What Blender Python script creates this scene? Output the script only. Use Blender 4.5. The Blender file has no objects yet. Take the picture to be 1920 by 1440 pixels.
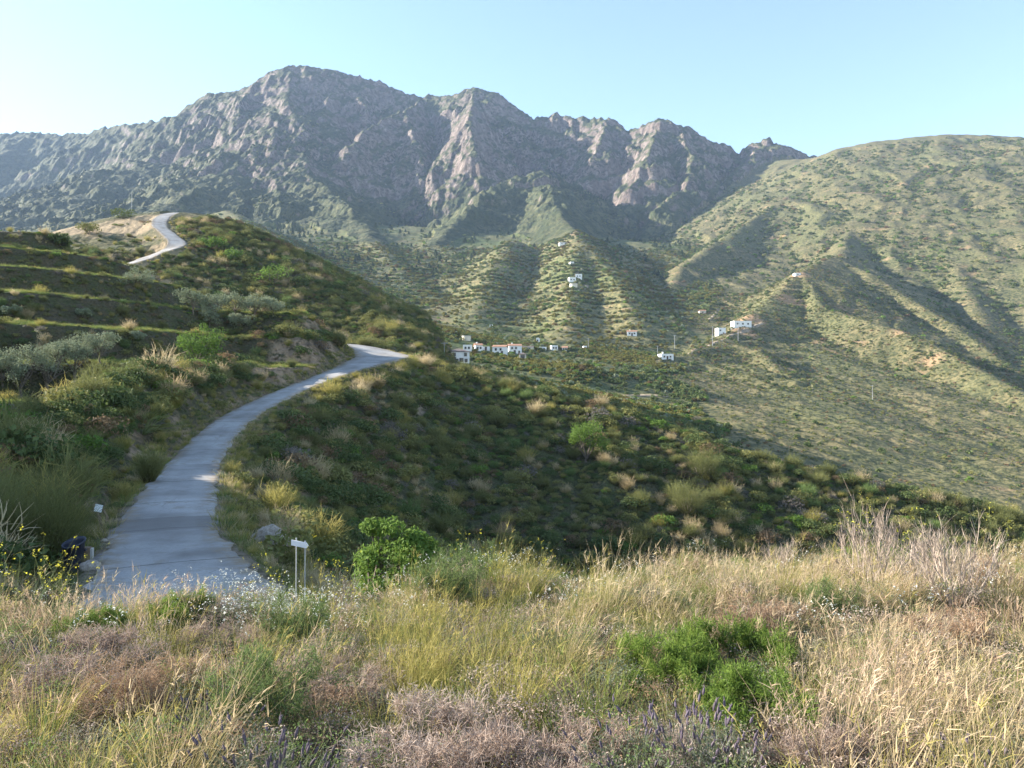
import bpy, math, random, time
import numpy as np
T0 = time.time()
R = math.radians
SC = bpy.context.scene
COL = SC.collection

# ------------------------------------------------------------------ camera, sky, sun, exposure
FPX, Y0 = 1400.0, 740.0                      # focal length and horizon row, in pixels of a 1920 x 1440 frame
PITCH = math.atan((Y0 - 720.0) / FPX)
cam_d = bpy.data.cameras.new('camera')
cam = bpy.data.objects.new('camera', cam_d); COL.objects.link(cam)
cam_d.sensor_fit = 'HORIZONTAL'; cam_d.sensor_width = 36.0; cam_d.lens = 36.0 * FPX / 1920.0
cam_d.clip_start = 0.05; cam_d.clip_end = 30000.0
cam.location = (0, 0, 0); cam.rotation_euler = (R(90) + PITCH, 0, 0)
SC.camera = cam

SUN_AZ, SUN_EL = 76.0, 22.5                  # degrees to the left of the view, degrees above the horizon
world = bpy.data.worlds.new('World'); SC.world = world; world.use_nodes = True
wn = world.node_tree.nodes; wl = world.node_tree.links
bg = wn['Background']; sky = wn.new('ShaderNodeTexSky')
sky.sky_type = 'NISHITA'; sky.sun_disc = False
sky.sun_elevation = R(SUN_EL); sky.sun_rotation = R(-SUN_AZ)
sky.altitude = 300; sky.air_density = 1.0; sky.dust_density = 0.15; sky.ozone_density = 1.0
bg.inputs['Strength'].default_value = 0.09
wl.new(sky.outputs[0], bg.inputs['Color'])
sun_d = bpy.data.lights.new('sun', 'SUN'); sun = bpy.data.objects.new('sun', sun_d); COL.objects.link(sun)
sun_d.energy = 5.0; sun_d.angle = R(0.53); sun_d.color = (1.0, 0.93, 0.82)
sun.rotation_euler = (R(90 - SUN_EL), 0, R(SUN_AZ) + math.pi)
sun.location = (-200, 50, 150)
vs = SC.view_settings
vs.view_transform = 'Standard'; vs.look = 'None'; vs.exposure = 2.05; vs.gamma = 1.0; vs.use_curve_mapping = False
SC.cycles.volume_bounces = 0
SC.cycles.max_bounces = 5; SC.cycles.diffuse_bounces = 2; SC.cycles.glossy_bounces = 1
SC.cycles.transmission_bounces = 3; SC.cycles.transparent_max_bounces = 8
SC.cycles.use_denoising = True

# ------------------------------------------------------------------ helpers
def P(px, py, D):
    u = (px - 960.0) / FPX; v = (720.0 - py) / FPX
    fw = math.cos(PITCH) - v * math.sin(PITCH); up = math.sin(PITCH) + v * math.cos(PITCH)
    return (u * D / fw, D, up * D / fw)

def tag(o, label=None, cat=None, group=None, kind=None):
    if label: o['label'] = label
    if cat: o['category'] = cat
    if group: o['group'] = group
    if kind: o['kind'] = kind
    return o

def link(name, data, parent=None, loc=None, rz=0.0, sc=None):
    o = bpy.data.objects.new(name, data); COL.objects.link(o)
    if parent: o.parent = parent
    if loc is not None: o.location = loc
    if rz: o.rotation_euler = (0, 0, rz)
    if sc is not None: o.scale = (sc, sc, sc) if not hasattr(sc, '__len__') else sc
    return o

def mesh_np(name, v, f, mats=None, mi=None, smooth=False, attrs=None):
    """mesh from arrays: v (n,3), f list of arrays, each (m,3) or (m,4)"""
    me = bpy.data.meshes.new(name)
    v = np.asarray(v, np.float32)
    if not isinstance(f, (list, tuple)) : f = [f]
    f = [np.asarray(a, np.int32) for a in f if len(a)]
    tot = np.concatenate([np.full(len(a), a.shape[1], np.int32) for a in f])
    idx = np.concatenate([a.ravel() for a in f])
    me.vertices.add(len(v)); me.vertices.foreach_set('co', v.ravel())
    me.loops.add(len(idx)); me.loops.foreach_set('vertex_index', idx)
    me.polygons.add(len(tot))
    st = np.zeros(len(tot), np.int32); st[1:] = np.cumsum(tot)[:-1]
    me.polygons.foreach_set('loop_start', st); me.polygons.foreach_set('loop_total', tot)
    if mi is not None: me.polygons.foreach_set('material_index', np.asarray(mi, np.int32))
    me.polygons.foreach_set('use_smooth', np.full(len(tot), smooth, bool))
    for m in (mats or []): me.materials.append(m)
    for k, a in (attrs or {}).items():
        a = np.asarray(a, np.float32)
        if a.ndim == 1:
            at = me.attributes.new(k, 'FLOAT', 'POINT'); at.data.foreach_set('value', a)
        else:
            at = me.attributes.new(k, 'FLOAT_VECTOR', 'POINT'); at.data.foreach_set('vector', a.ravel())
    me.update(); me.validate()
    return me

# ---- gradient noise
_rs = np.random.RandomState(7)
_perm = _rs.permutation(1024).astype(np.int32); _perm = np.concatenate([_perm, _perm])
_ga = _rs.rand(1024) * 2 * np.pi; _gx = np.cos(_ga).astype(np.float32); _gy = np.sin(_ga).astype(np.float32)
def perlin(x, y, seed=0):
    x = np.asarray(x, np.float64) + seed * 17.31; y = np.asarray(y, np.float64) - seed * 9.77
    xi = np.floor(x); yi = np.floor(y); xf = (x - xi).astype(np.float32); yf = (y - yi).astype(np.float32)
    xi = xi.astype(np.int64) & 1023; yi = yi.astype(np.int64) & 1023
    u = xf * xf * xf * (xf * (xf * 6 - 15) + 10); w = yf * yf * yf * (yf * (yf * 6 - 15) + 10)
    x1 = (xi + 1) & 1023; y1 = (yi + 1) & 1023
    a = _perm[_perm[xi] + yi]; b = _perm[_perm[x1] + yi]; c = _perm[_perm[xi] + y1]; d = _perm[_perm[x1] + y1]
    n00 = _gx[a] * xf + _gy[a] * yf; n10 = _gx[b] * (xf - 1) + _gy[b] * yf
    n01 = _gx[c] * xf + _gy[c] * (yf - 1); n11 = _gx[d] * (xf - 1) + _gy[d] * (yf - 1)
    return ((n00 * (1 - u) + n10 * u) * (1 - w) + (n01 * (1 - u) + n11 * u) * w) * 1.5
def fbm(x, y, n=4, seed=0, gain=0.5):
    s = 0; a = 1.0; t = 0
    for i in range(n):
        s = s + a * perlin(x * 2 ** i, y * 2 ** i, seed + i); t += a; a *= gain
    return s / t
def ridged(x, y, n=3, seed=0, gain=0.5):
    s = 0; a = 1.0; t = 0
    for i in range(n):
        s = s + a * (1 - 2 * np.abs(perlin(x * 2 ** i, y * 2 ** i, seed + i))); t += a; a *= gain
    return s / t
def sstep(a, b, x):
    t = np.clip((x - a) / (b - a), 0, 1); return t * t * (3 - 2 * t)
def smax(a, b, k):
    return np.maximum(a, b) + np.maximum(k - np.abs(a - b), 0) ** 2 / (4 * k)

# ------------------------------------------------------------------ terrain: crests from which slopes fall
MEADOW, SLOPE, TERR, HILL2, VALLEY, FOOT, SCRUB, MOUNT = range(8)
ridges = []
def ridge(pts, s, lab, rng, r=2.0, k=3.0, gul=None, asym=0.0, raw=False):
    p = np.array([q if raw else P(*q) for q in pts], np.float64)
    ridges.append(dict(p=p, s=s, lab=lab, rng=rng, r=r, k=k, gul=gul, asym=asym))

CREST = [(-900, 380, 3700), (-300, 290, 3400), (0, 258, 3200), (60, 250, 3200), (170, 258, 3100), (200, 243, 2950), (280, 232, 2850),
         (358, 221, 2750), (372, 193, 2680), (400, 183, 2660), (470, 170, 2640), (500, 150, 2620), (545, 125, 2600), (590, 130, 2600),
         (640, 142, 2600), (690, 155, 2600), (740, 170, 2580), (790, 187, 2560), (850, 185, 2500), (885, 173, 2480), (930, 180, 2460),
         (975, 210, 2420), (1000, 225, 2400), (1040, 212, 2380), (1075, 225, 2340), (1110, 235, 2300), (1140, 228, 2260), (1160, 245, 2220),
         (1180, 258, 2200), (1240, 225, 2150), (1290, 248, 2150), (1330, 272, 2150), (1360, 280, 2150), (1385, 295, 2130), (1440, 270, 2100),
         (1500, 295, 2080), (1600, 330, 2050)]
_cp = np.array([c[0] for c in CREST]); _cD = np.array([c[2] for c in CREST], float); _cz = np.array([P(*c)[2] for c in CREST])
MS = 1.1
def ribs(pts, s=0.9, **kw):
    q = []
    for px, py, dl in pts:
        D0 = np.interp(px, _cp, _cD); z0 = np.interp(px, _cp, _cz); tn = P(px, py, 1.0)[2]
        q.append((px, py, D0 if dl == 0 else (MS * D0 - z0 - dl * 1.7) / (MS - tn)))
    ridge(q, s, MOUNT, (800, 9e9), r=5, k=10, gul=(46, 140), **kw)
FAR = (800, 9e9)
ridge(CREST, MS, MOUNT, FAR, r=6, k=20, gul=(92, 250))
ribs([(545, 130, 0), (540, 200, 70), (505, 260, 90), (480, 300, 90), (430, 350, 90)])
ribs([(640, 150, 0), (600, 220, 50), (560, 290, 80), (590, 340, 90)])
ribs([(795, 190, 0), (760, 215, 90), (780, 270, 130), (800, 330, 130), (790, 365, 110)], s=1.35)
ribs([(750, 215, 90), (690, 245, 120), (665, 272, 130), (700, 330, 120)], s=1.35)
ribs([(890, 176, 0), (880, 230, 130), (890, 290, 150), (905, 335, 150)], s=1.35)
ribs([(1140, 230, 0), (1125, 270, 70), (1110, 305, 80)], s=1.35)
ribs([(1240, 226, 0), (1215, 300, 90), (1180, 360, 120), (1165, 405, 110)], s=1.2)
ribs([(1250, 230, 0), (1300, 300, 80), (1290, 350, 100), (1240, 390, 120)], s=1.2)
ribs([(1440, 271, 0), (1385, 320, 80), (1330, 375, 100), (1318, 400, 100)], s=1.2)
ridge([(365, 232, 2600), (290, 300, 2250), (200, 360, 1900), (120, 420, 1600), (50, 455, 1350)], 0.62, MOUNT, FAR, r=15, k=25, gul=(28, 150))
ridge([(40, 262, 3100), (-60, 330, 2700), (-160, 400, 2200)], 0.6, MOUNT, FAR, r=15, k=25, gul=(28, 150))
ridge([(480, 290, 2000), (420, 335, 1800), (330, 385, 1450), (250, 420, 1180), (150, 455, 950)], 0.55, MOUNT, FAR, r=20, k=25, gul=(24, 130))
ridge([(560, 290, 1960), (600, 350, 1700), (660, 402, 1420), (690, 432, 1280), (720, 480, 1050), (800, 560, 800), (862, 622, 600)], 0.6, MOUNT, (450, 9e9), r=12, k=16, gul=(20, 120))
ridge([(430, 395, 1250), (480, 430, 1000), (560, 482, 850), (640, 540, 700), (740, 592, 560), (825, 628, 480)], 0.5, FOOT, (330, 1700), r=12, k=12, gul=(9, 70))
ridge([(1010, 325, 1750), (920, 362, 1600), (850, 420, 1350), (815, 457, 1200)], 0.75, MOUNT, FAR, r=8, k=14, gul=(22, 110))
ridge([(1010, 325, 1750), (1040, 385, 1450), (1060, 420, 1250), (1082, 437, 1100)], 0.75, MOUNT, FAR, r=8, k=14, gul=(20, 110))
ridge([(1082, 437, 1100), (1075, 525, 800), (1065, 600, 600), (1045, 643, 490)], 0.56, FOOT, (380, 1900), r=10, k=10, gul=(8, 70))
ridge([(960, 450, 1100), (930, 490, 940), (900, 560, 720), (882, 612, 570)], 0.56, FOOT, (380, 1900), r=10, k=10, gul=(8, 70))
ridge([(1082, 440, 1090), (1140, 500, 880), (1175, 560, 700), (1190, 610, 590)], 0.6, FOOT, (380, 1900), r=10, k=10, gul=(7, 60))
# right-hand scrub hill with its ribs and spurs
RH = (500, 9e9)
ridge([(1470, 300, 2000), (1530, 298, 1900), (1590, 278, 1840), (1640, 268, 1800), (1700, 262, 1780), (1790, 255, 1750), (1850, 258, 1730),
       (1920, 272, 1700), (2200, 330, 1600), (2700, 430, 1400)], 0.5, SCRUB, RH, r=30, k=14, gul=(10.5, 110))
ridge([(1640, 270, 1800), (1525, 335, 1600), (1430, 400, 1350), (1350, 450, 1150), (1280, 497, 980), (1250, 548, 850)], 0.68, SCRUB, RH, r=8, k=5, gul=(12, 90))
ridge([(1700, 263, 1780), (1640, 340, 1450), (1600, 420, 1200), (1570, 478, 960), (1520, 500, 840)], 0.68, SCRUB, RH, r=8, k=5, gul=(12, 90))
ridge([(1790, 256, 1750), (1800, 340, 1350), (1790, 430, 1100), (1800, 520, 880), (1850, 620, 720), (1920, 700, 600)], 0.68, SCRUB, (380, 9e9), r=8, k=5, gul=(12, 90))
ridge([(1920, 275, 1700), (1960, 380, 1330), (1985, 480, 1050), (2010, 600, 800), (2100, 720, 600)], 0.68, SCRUB, (380, 9e9), r=8, k=5, gul=(12, 90))
SP = (180, 1500)
ridge([(1559, 480, 900), (1500, 511, 800), (1420, 580, 690), (1345, 642, 570), (1240, 675, 470), (1150, 738, 385)], 0.56, SCRUB, SP, r=6, k=5, gul=(4, 45))
ridge([(1559, 480, 900), (1630, 512, 830), (1700, 557, 770), (1785, 608, 690), (1888, 684, 610), (2000, 760, 540)], 0.70, SCRUB, SP, r=4, k=2.5, gul=(4, 50))
ridge([(1502, 509, 800), (1541, 575, 690), (1665, 613, 610), (1732, 638, 570), (1850, 700, 500), (2000, 780, 430)], 0.70, SCRUB, SP, r=4, k=2.5, gul=(4, 50))
ridge([(1345, 642, 570), (1417, 652, 540), (1467, 696, 480), (1559, 742, 420), (1612, 771, 390), (1700, 824, 345), (1828, 906, 285), (1950, 980, 250)], 0.70, SCRUB, SP, r=4, k=2.5, gul=(3, 40))
# second hill, with the upper road
H2 = (120, 700)
ridge([(-500, 520, 260), (0, 492, 250), (90, 462, 250), (140, 442, 255), (240, 406, 264), (330, 396, 268), (400, 408, 262), (440, 438, 250),
       (520, 482, 236), (600, 546, 215), (680, 592, 198), (740, 617, 185), (772, 645, 177), (790, 700, 174), (800, 760, 172)], 0.5, HILL2, H2, r=5, k=3, gul=(2.5, 30))
# near spur that carries the road, and the terraced hillside on the left
NR = (6, 330)
ridge([(690, 678, 113), (770, 674, 118), (830, 690, 118), (900, 710, 116), (1000, 734, 113), (1100, 762, 109), (1250, 808, 104), (1400, 857, 100),
       (1600, 905, 97), (1920, 974, 94), (2400, 1060, 90), (3200, 1250, 85)], 0.5, SLOPE, NR, r=3, k=2, gul=(1.6, 16))
ridge([(-2000, 330, 130), (-300, 385, 128), (60, 438, 122), (200, 529, 125), (320, 562, 122), (450, 579, 118), (560, 594, 113),
       (608, 632, 106)], 0.43, TERR, NR, r=4, k=2, gul=(1.5, 22))

ridge([(-122, 138, 38), (-150, 152, 55), (-300, 165, 78)], 0.9, TERR, NR, r=4, k=2, gul=(1.2, 22), raw=True)  # unseen crest beyond the left frame edge, raised so its shadow covers the slope
ridge([(-112, 128, 33), (-90, 84, 16), (-80, 61, 12.5), (-72, 52, 14), (-65, 40, 19.5), (-63, 32, 20), (-55, 10, 11), (-54, -30, 8)], 0.72, TERR, NR, r=4, k=2, gul=(1.2, 22), raw=True)  # unseen nearer crest, heights shaped to shade the road but spare the terrace shelf

FL = [(0, 68, -17), (-14, 45, -9), (50, 72, -26), (0, 40, -12), (25, 40, -18), (60, 40, -30), (-12, 25, -6), (0, 20, -7), (15, 20, -9),
      (100, 60, -38), (-60, 40, -2), (-40, 25, -4), (-90, 60, 4), (60, 10, -20), (-30, 5, -3), (0, 0, -4), (40, -40, -10), (-40, -40, 0)]
for q in [(860, 722, 200), (940, 722, 230), (800, 715, 182), (940, 705, 265), (845, 694, 320), (950, 675, 400), (1000, 692, 370), (1100, 690, 370), (1200, 697, 400), (1150, 738, 340), (1250, 612, 640), (1260, 562, 800),
          (1275, 522, 950), (1000, 747, 230), (1400, 812, 250), (1700, 885, 260), (1900, 875, 320), (1900, 768, 480), (860, 604, 620), (820, 545, 850),
          (780, 475, 1150), (760, 425, 1400), (1200, 455, 1250), (1290, 485, 1100), (700, 655, 250), (0, 455, 900), (200, 434, 900), (100, 442, 1300),
          (-300, 500, 600), (0, 490, 400), (2200, 920, 300), (1000, 790, 170), (2300, 800, 500)]:
    FL.append(P(*q))
FL = np.array(FL)
def _rbf_fit():
    d = np.hypot(FL[:, None, 0] - FL[None, :, 0], FL[:, None, 1] - FL[None, :, 1])
    n = len(FL); A = np.zeros((n + 3, n + 3)); A[:n, :n] = -d + np.eye(n) * -2.0
    A[:n, n] = 1; A[:n, n + 1] = FL[:, 0]; A[:n, n + 2] = FL[:, 1]; A[n:, :n] = A[:n, n:].T
    return np.linalg.solve(A, np.concatenate([FL[:, 2], [0, 0, 0]]))
_W = _rbf_fit()
def floor_z(x, y):
    z = _W[-3] + _W[-2] * x + _W[-1] * y
    for i in range(len(FL)): z = z - _W[i] * np.hypot(x - FL[i, 0], y - FL[i, 1])
    r = np.hypot(x, y)
    return np.where(r > 1500, np.minimum(z, 300), z)

# ---- the road: centre line with width
def spline(pts, n=12):
    p = np.array(pts, float); q = np.vstack([2 * p[0] - p[1], p, 2 * p[-1] - p[-2]]); out = []
    for i in range(1, len(q) - 2):
        for t in np.linspace(0, 1, n, endpoint=False):
            a, b, c, d = q[i - 1], q[i], q[i + 1], q[i + 2]
            out.append(0.5 * (2 * b + (c - a) * t + (2 * a - 5 * b + 4 * c - d) * t * t + (3 * b - a - 3 * c + d) * t ** 3))
    out.append(p[-1]); return np.array(out)
def rp(px, py, D, w): return P(px, py, D) + (w * (0.72 if D < 30 else 0.78 if D < 100 else 0.9 if D < 180 else 1.15),)
ROAD = spline([rp(420, 1290, 12.5, 5.8), rp(365, 1150, 16, 5.6), rp(326, 1070, 20, 5.2), rp(312, 1000, 26, 4.6), rp(335, 920, 36, 4.2),
               rp(378, 850, 50, 3.8), rp(440, 787, 65, 3.8), rp(525, 741, 80, 3.9), rp(620, 703, 94, 4.6), rp(690, 679, 106, 7.6), rp(716, 665, 118, 9.0),
               rp(655, 645, 128, 5.0), rp(560, 640, 142, 4.0), rp(430, 600, 158, 3.8), rp(300, 552, 174, 3.8), rp(205, 512, 190, 3.9), rp(270, 485, 203, 4.0),
               rp(330, 459, 214, 4.2), rp(318, 440, 226, 4.0), rp(300, 424, 238, 3.8), rp(303, 409, 250, 3.8), rp(322, 400, 262, 3.8), rp(352, 399, 275, 3.6), rp(380, 403, 290, 3.6)], 10)
# smooth the longitudinal profile a little
for _ in range(3): ROAD[1:-1, 2] = 0.25 * ROAD[:-2, 2] + 0.5 * ROAD[1:-1, 2] + 0.25 * ROAD[2:, 2]
NMONO = int(np.argmax(np.diff(ROAD[:, 1]) <= 0)) or 90
NMONO = min(NMONO, 106)
def road_near(x, y):
    """distance to the road's centre line beyond its half width, road height there, side (+ right of travel)"""
    best = np.full(x.shape, 1e9); zr = np.zeros(x.shape); sd = np.zeros(x.shape)
    for i in range(len(ROAD) - 1):
        a = ROAD[i]; b = ROAD[i + 1]; dx, dy = b[0] - a[0], b[1] - a[1]; L2 = dx * dx + dy * dy
        t = np.clip(((x - a[0]) * dx + (y - a[1]) * dy) / L2, 0, 1)
        ex = x - a[0] - t * dx; ey = y - a[1] - t * dy
        d = np.hypot(ex, ey) - (a[3] + (b[3] - a[3]) * t) * 0.5
        m = d < best
        best = np.where(m, d, best); zr = np.where(m, a[2] + (b[2] - a[2]) * t, zr); sd = np.where(m, ex * dy - ey * dx, sd)
    return best, zr, sd

_b = (ROAD[:NMONO, 1] > 30) & (ROAD[:NMONO, 1] < 92); _rb = ROAD[:NMONO][_b]; _t = np.gradient(_rb[:, :2], axis=0); _t /= np.linalg.norm(_t, axis=1)[:, None]
_bk = np.stack([_rb[:, 0] - _t[:, 1] * 7.2, _rb[:, 1] + _t[:, 0] * 7.2, _rb[:, 2] + 3.6 * np.sin(np.linspace(0.25, 2.6, len(_rb)))], 1)
ridge(_bk[::5], 0.75, TERR, NR, r=1.2, k=1.5, gul=(0.9, 7), raw=True); ridges[-1]['bank'] = True
def meadow_z(x, y):
    edge = 10.6 + 0.8 * perlin(x / 5.0, x * 0 + 3.3) - 0.03 * x
    edge = edge + 1.2 * sstep(-3.0, 5.0, x)
    z = -1.62 - 0.101 * y + 0.012 * x + 0.10 * fbm(x / 1.9, y / 1.9, 3, 5)
    z = z + 0.22 * sstep(-1.5, -5.0, x) * sstep(6.0, 9.0, y)
    return z - 0.62 * np.maximum(y - edge, 0) - 0.05 * np.maximum(y - edge + 1.5, 0) ** 1.2 * (y < edge + 60)

def height(x, y, want=False):
    x = np.asarray(x, np.float64); y = np.asarray(y, np.float64); shp = x.shape
    x = x.ravel(); y = y.ravel(); r = np.hypot(x, y)
    H = floor_z(x, y); lab = np.full(x.shape, VALLEY, np.int8); lab[r < 90] = SLOPE
    dcr = np.full(x.shape, 1e9)
    rv = (x / np.maximum(y, 1) > 0.25 + 0.10 * fbm(x / 90, y / 90, 3, 139)) & (r > 190); lab[rv] = SCRUB
    H = H + 5.5 * sstep(0.20, 0.34, x / np.maximum(y, 1)) * sstep(190, 300, r) * ridged((x + 0.5 * y) / 60, (y - .5 * x) / 170, 3, 131)
    wx = x + 0.0; wy = y + 0.0
    for g in ridges:
        m = (r > g['rng'][0]) & (r < g['rng'][1])
        if not m.any(): continue
        xs, ys = x[m], y[m]; best = np.full(xs.shape, -1e9); dd = np.full(xs.shape, 1e9); p = g['p']
        for i in range(len(p) - 1):
            a, b = p[i], p[i + 1]; dx, dy = b[0] - a[0], b[1] - a[1]; L2 = dx * dx + dy * dy
            t = np.clip(((xs - a[0]) * dx + (ys - a[1]) * dy) / L2, 0, 1)
            d = np.hypot(xs - a[0] - t * dx, ys - a[1] - t * dy)
            h = a[2] + (b[2] - a[2]) * t - g['s'] * (np.sqrt(d * d + g['r'] ** 2) - g['r'])
            best = np.maximum(best, h); dd = np.minimum(dd, d)
        if g['gul']:
            A, lam = g['gul']
            w1 = fbm(xs / (lam * 1.3), ys / (lam * 1.3), 2, 3) * lam * 0.55; w2 = fbm(xs / (lam * 1.3), ys / (lam * 1.3), 2, 11) * lam * 0.55
            if g['lab'] == MOUNT:
                n = ridged((xs + w1) / lam, (ys + w2) / (lam * 2.6), 4, 21, 0.55)
                best = best + A * (n - 0.15) * (0.16 + 0.84 * sstep(0, lam * 1.2, dd))
            else:
                n = ridged((xs + w1 * .6 - 0.35 * ys) / lam, (ys + w2 * .6 + 0.35 * xs) / (lam * 3.6), 3, 31, 0.5)
                best = best + A * (n - 0.2) * (0.06 + 0.94 * sstep(0, lam * 1.5, dd))
        if g['lab'] == TERR and not g.get('bank'):      # cultivated steps, only uphill of the road
            best = best - 2.5 * np.maximum(xs - np.interp(ys, ROAD[:NMONO, 1], ROAD[:NMONO, 0]), 0)
            zz = best + 0.5 * fbm(xs / 14, ys / 14, 2, 9); st = 4.6; q = zz / st + 0.35; fr = q - np.floor(q)
            ter = (np.floor(q) - 0.35 + 0.10 * fr + 0.90 * sstep(0.66, 0.97, fr)) * st
            best = best + (ter - zz) * 0.92
        if g['lab'] == HILL2: best = best - 1.3 * np.maximum(xs + 0.115 * ys, 0)
        if g['lab'] == FOOT:
            zz = best + 1.5 * fbm(xs / 40, ys / 40, 2, 9); st = 5.0; q = zz / st; fr = q - np.floor(q)
            ter = (np.floor(q) + 0.25 * fr + 0.75 * sstep(0.6, 1.0, fr)) * st
            best = best + (ter - zz) * 0.0
        Hm = H[m]; win = best > Hm; lm = lab[m]; lm[win] = g['lab']; lab[m] = lm
        H[m] = smax(Hm, best, g['k'])
        dm = dcr[m]; dcr[m] = np.where(win, dd, dm)
    # cultivated steps wherever the lower slopes are farmed
    lo = (r > 330) & (r < 1200) & (x < 0.24 * y) & (H < 235) & ((lab == MOUNT) | (lab == VALLEY))
    lab[lo & (lab == MOUNT)] = FOOT; lab[lo & (lab == VALLEY) & (r > 520)] = FOOT
    lo = (r > 330) & (r < 1200) & (((x < 0.24 * y) & (lab == FOOT)) | ((lab == SCRUB) & (x > 0.2 * y) & (x < 0.40 * y) & (r > 460) & (r < 830)))
    if lo.any():
        xs, ys = x[lo], y[lo]; zz = H[lo] + 2.2 * fbm(xs / 28, ys / 28, 3, 19) + 6.0 * fbm(xs / 110, ys / 110, 2, 18); st = 6.5; q = zz / st; fr = q - np.floor(q)
        H[lo] = H[lo] + ((np.floor(q) + 0.2 * fr + 0.8 * sstep(0.62, 1.0, fr)) * st - zz) * 0.62 * sstep(-0.22, 0.16, fbm(xs / 75, ys / 75, 3, 24))
    # rock bands on the high faces
    m = (r > 900)
    if m.any():
        xs, ys, hs = x[m], y[m], H[m]; mt = (lab[m] == MOUNT) * sstep(230, 420, hs)
        q = hs / 95.0 + 1.6 * fbm(xs / 330, ys / 330, 3, 41) + 0.25 * fbm(xs / 60, ys / 60, 2, 44); fr = q - np.floor(q)
        stp = (0.35 * fr + 0.65 * sstep(0.45, 0.8, fr)) - fr
        hs = hs + 0.0
        H[m] = hs + mt * 95.0 * 0.42 * stp * (0.35 + 0.65 * sstep(-.2, .3, fbm(xs / 260, ys / 260, 2, 47))) + mt * (16.0 * ridged(xs / 95, ys / 150, 3, 58) * sstep(0, 120, dcr[m]) + 11.0 * ridged(xs / 42, ys / 60, 3, 51) + 5.5 * ridged(xs / 21, ys / 26, 2, 55) + 2.0 * fbm(xs / 9, ys / 9, 2, 56)) + (1 - mt) * (r[m] > 1000) * 3.0 * fbm(xs / 30, ys / 30, 3, 57)
    # lumps
    H = H + np.clip(r / 60.0, 0, 1) * np.clip(r / 900, 0.25, 2.2) * fbm(x / (6 + r * 0.018), y / (6 + r * 0.018), 3, 61) * (lab != MEADOW) * 1.2
    # foreground bank
    m = r < 70
    if m.any():
        mz = meadow_z(x[m], y[m]); Hm = H[m]; win = mz > Hm; lm = lab[m]; lm[win] = MEADOW; lab[m] = lm; H[m] = smax(Hm, mz, 0.5)
    # road bench: cut above, fill below
    m = (r < 320) & (r > 8)
    rd = np.full(x.shape, 1e9)
    if m.any():
        d, zr, sd = road_near(x[m], y[m]); rd[m] = d; dp = np.maximum(d - 0.25, 0)
        hi = zr - 0.05 + np.where(d < 0.25, 0, 0.95 * dp + 0.05 * dp * dp); lo = zr - 0.05 - 0.62 * dp - 0.004 * dp * dp
        n = 0.35 * fbm(x[m] / 1.6, y[m] / 1.6, 3, 71) * sstep(0.3, 2.0, d)
        hm = np.clip(H[m], lo, hi) + n
        hm = np.where(d < 0.3, zr - 0.06, hm)
        H[m] = np.where(d < 40, hm, H[m])
    if want:
        return H.reshape(shp), lab.reshape(shp), dcr.reshape(shp), rd.reshape(shp)
    return H.reshape(shp)

def hit(px, py, d0=2.0, d1=4000.0, n=900):
    """where the ray through a pixel meets the ground"""
    a = np.array(P(px, py, 1.0)); D = np.geomspace(d0, d1, n)
    g = a[2] * D - height(a[0] * D, D); k = np.argmax(g < 0)
    if not (g < 0).any(): k = n - 1
    lo, hi = D[max(k - 1, 0)], D[k]; dd = np.linspace(lo, hi, 40); g = a[2] * dd - height(a[0] * dd, dd)
    k = np.argmax(g < 0) if (g < 0).any() else 39
    return (a[0] * dd[k], dd[k], float(height(np.array([a[0] * dd[k]]), np.array([dd[k]]))[0]))
def ground(x, y): return float(height(np.array([float(x)]), np.array([float(y)]))[0])

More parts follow.
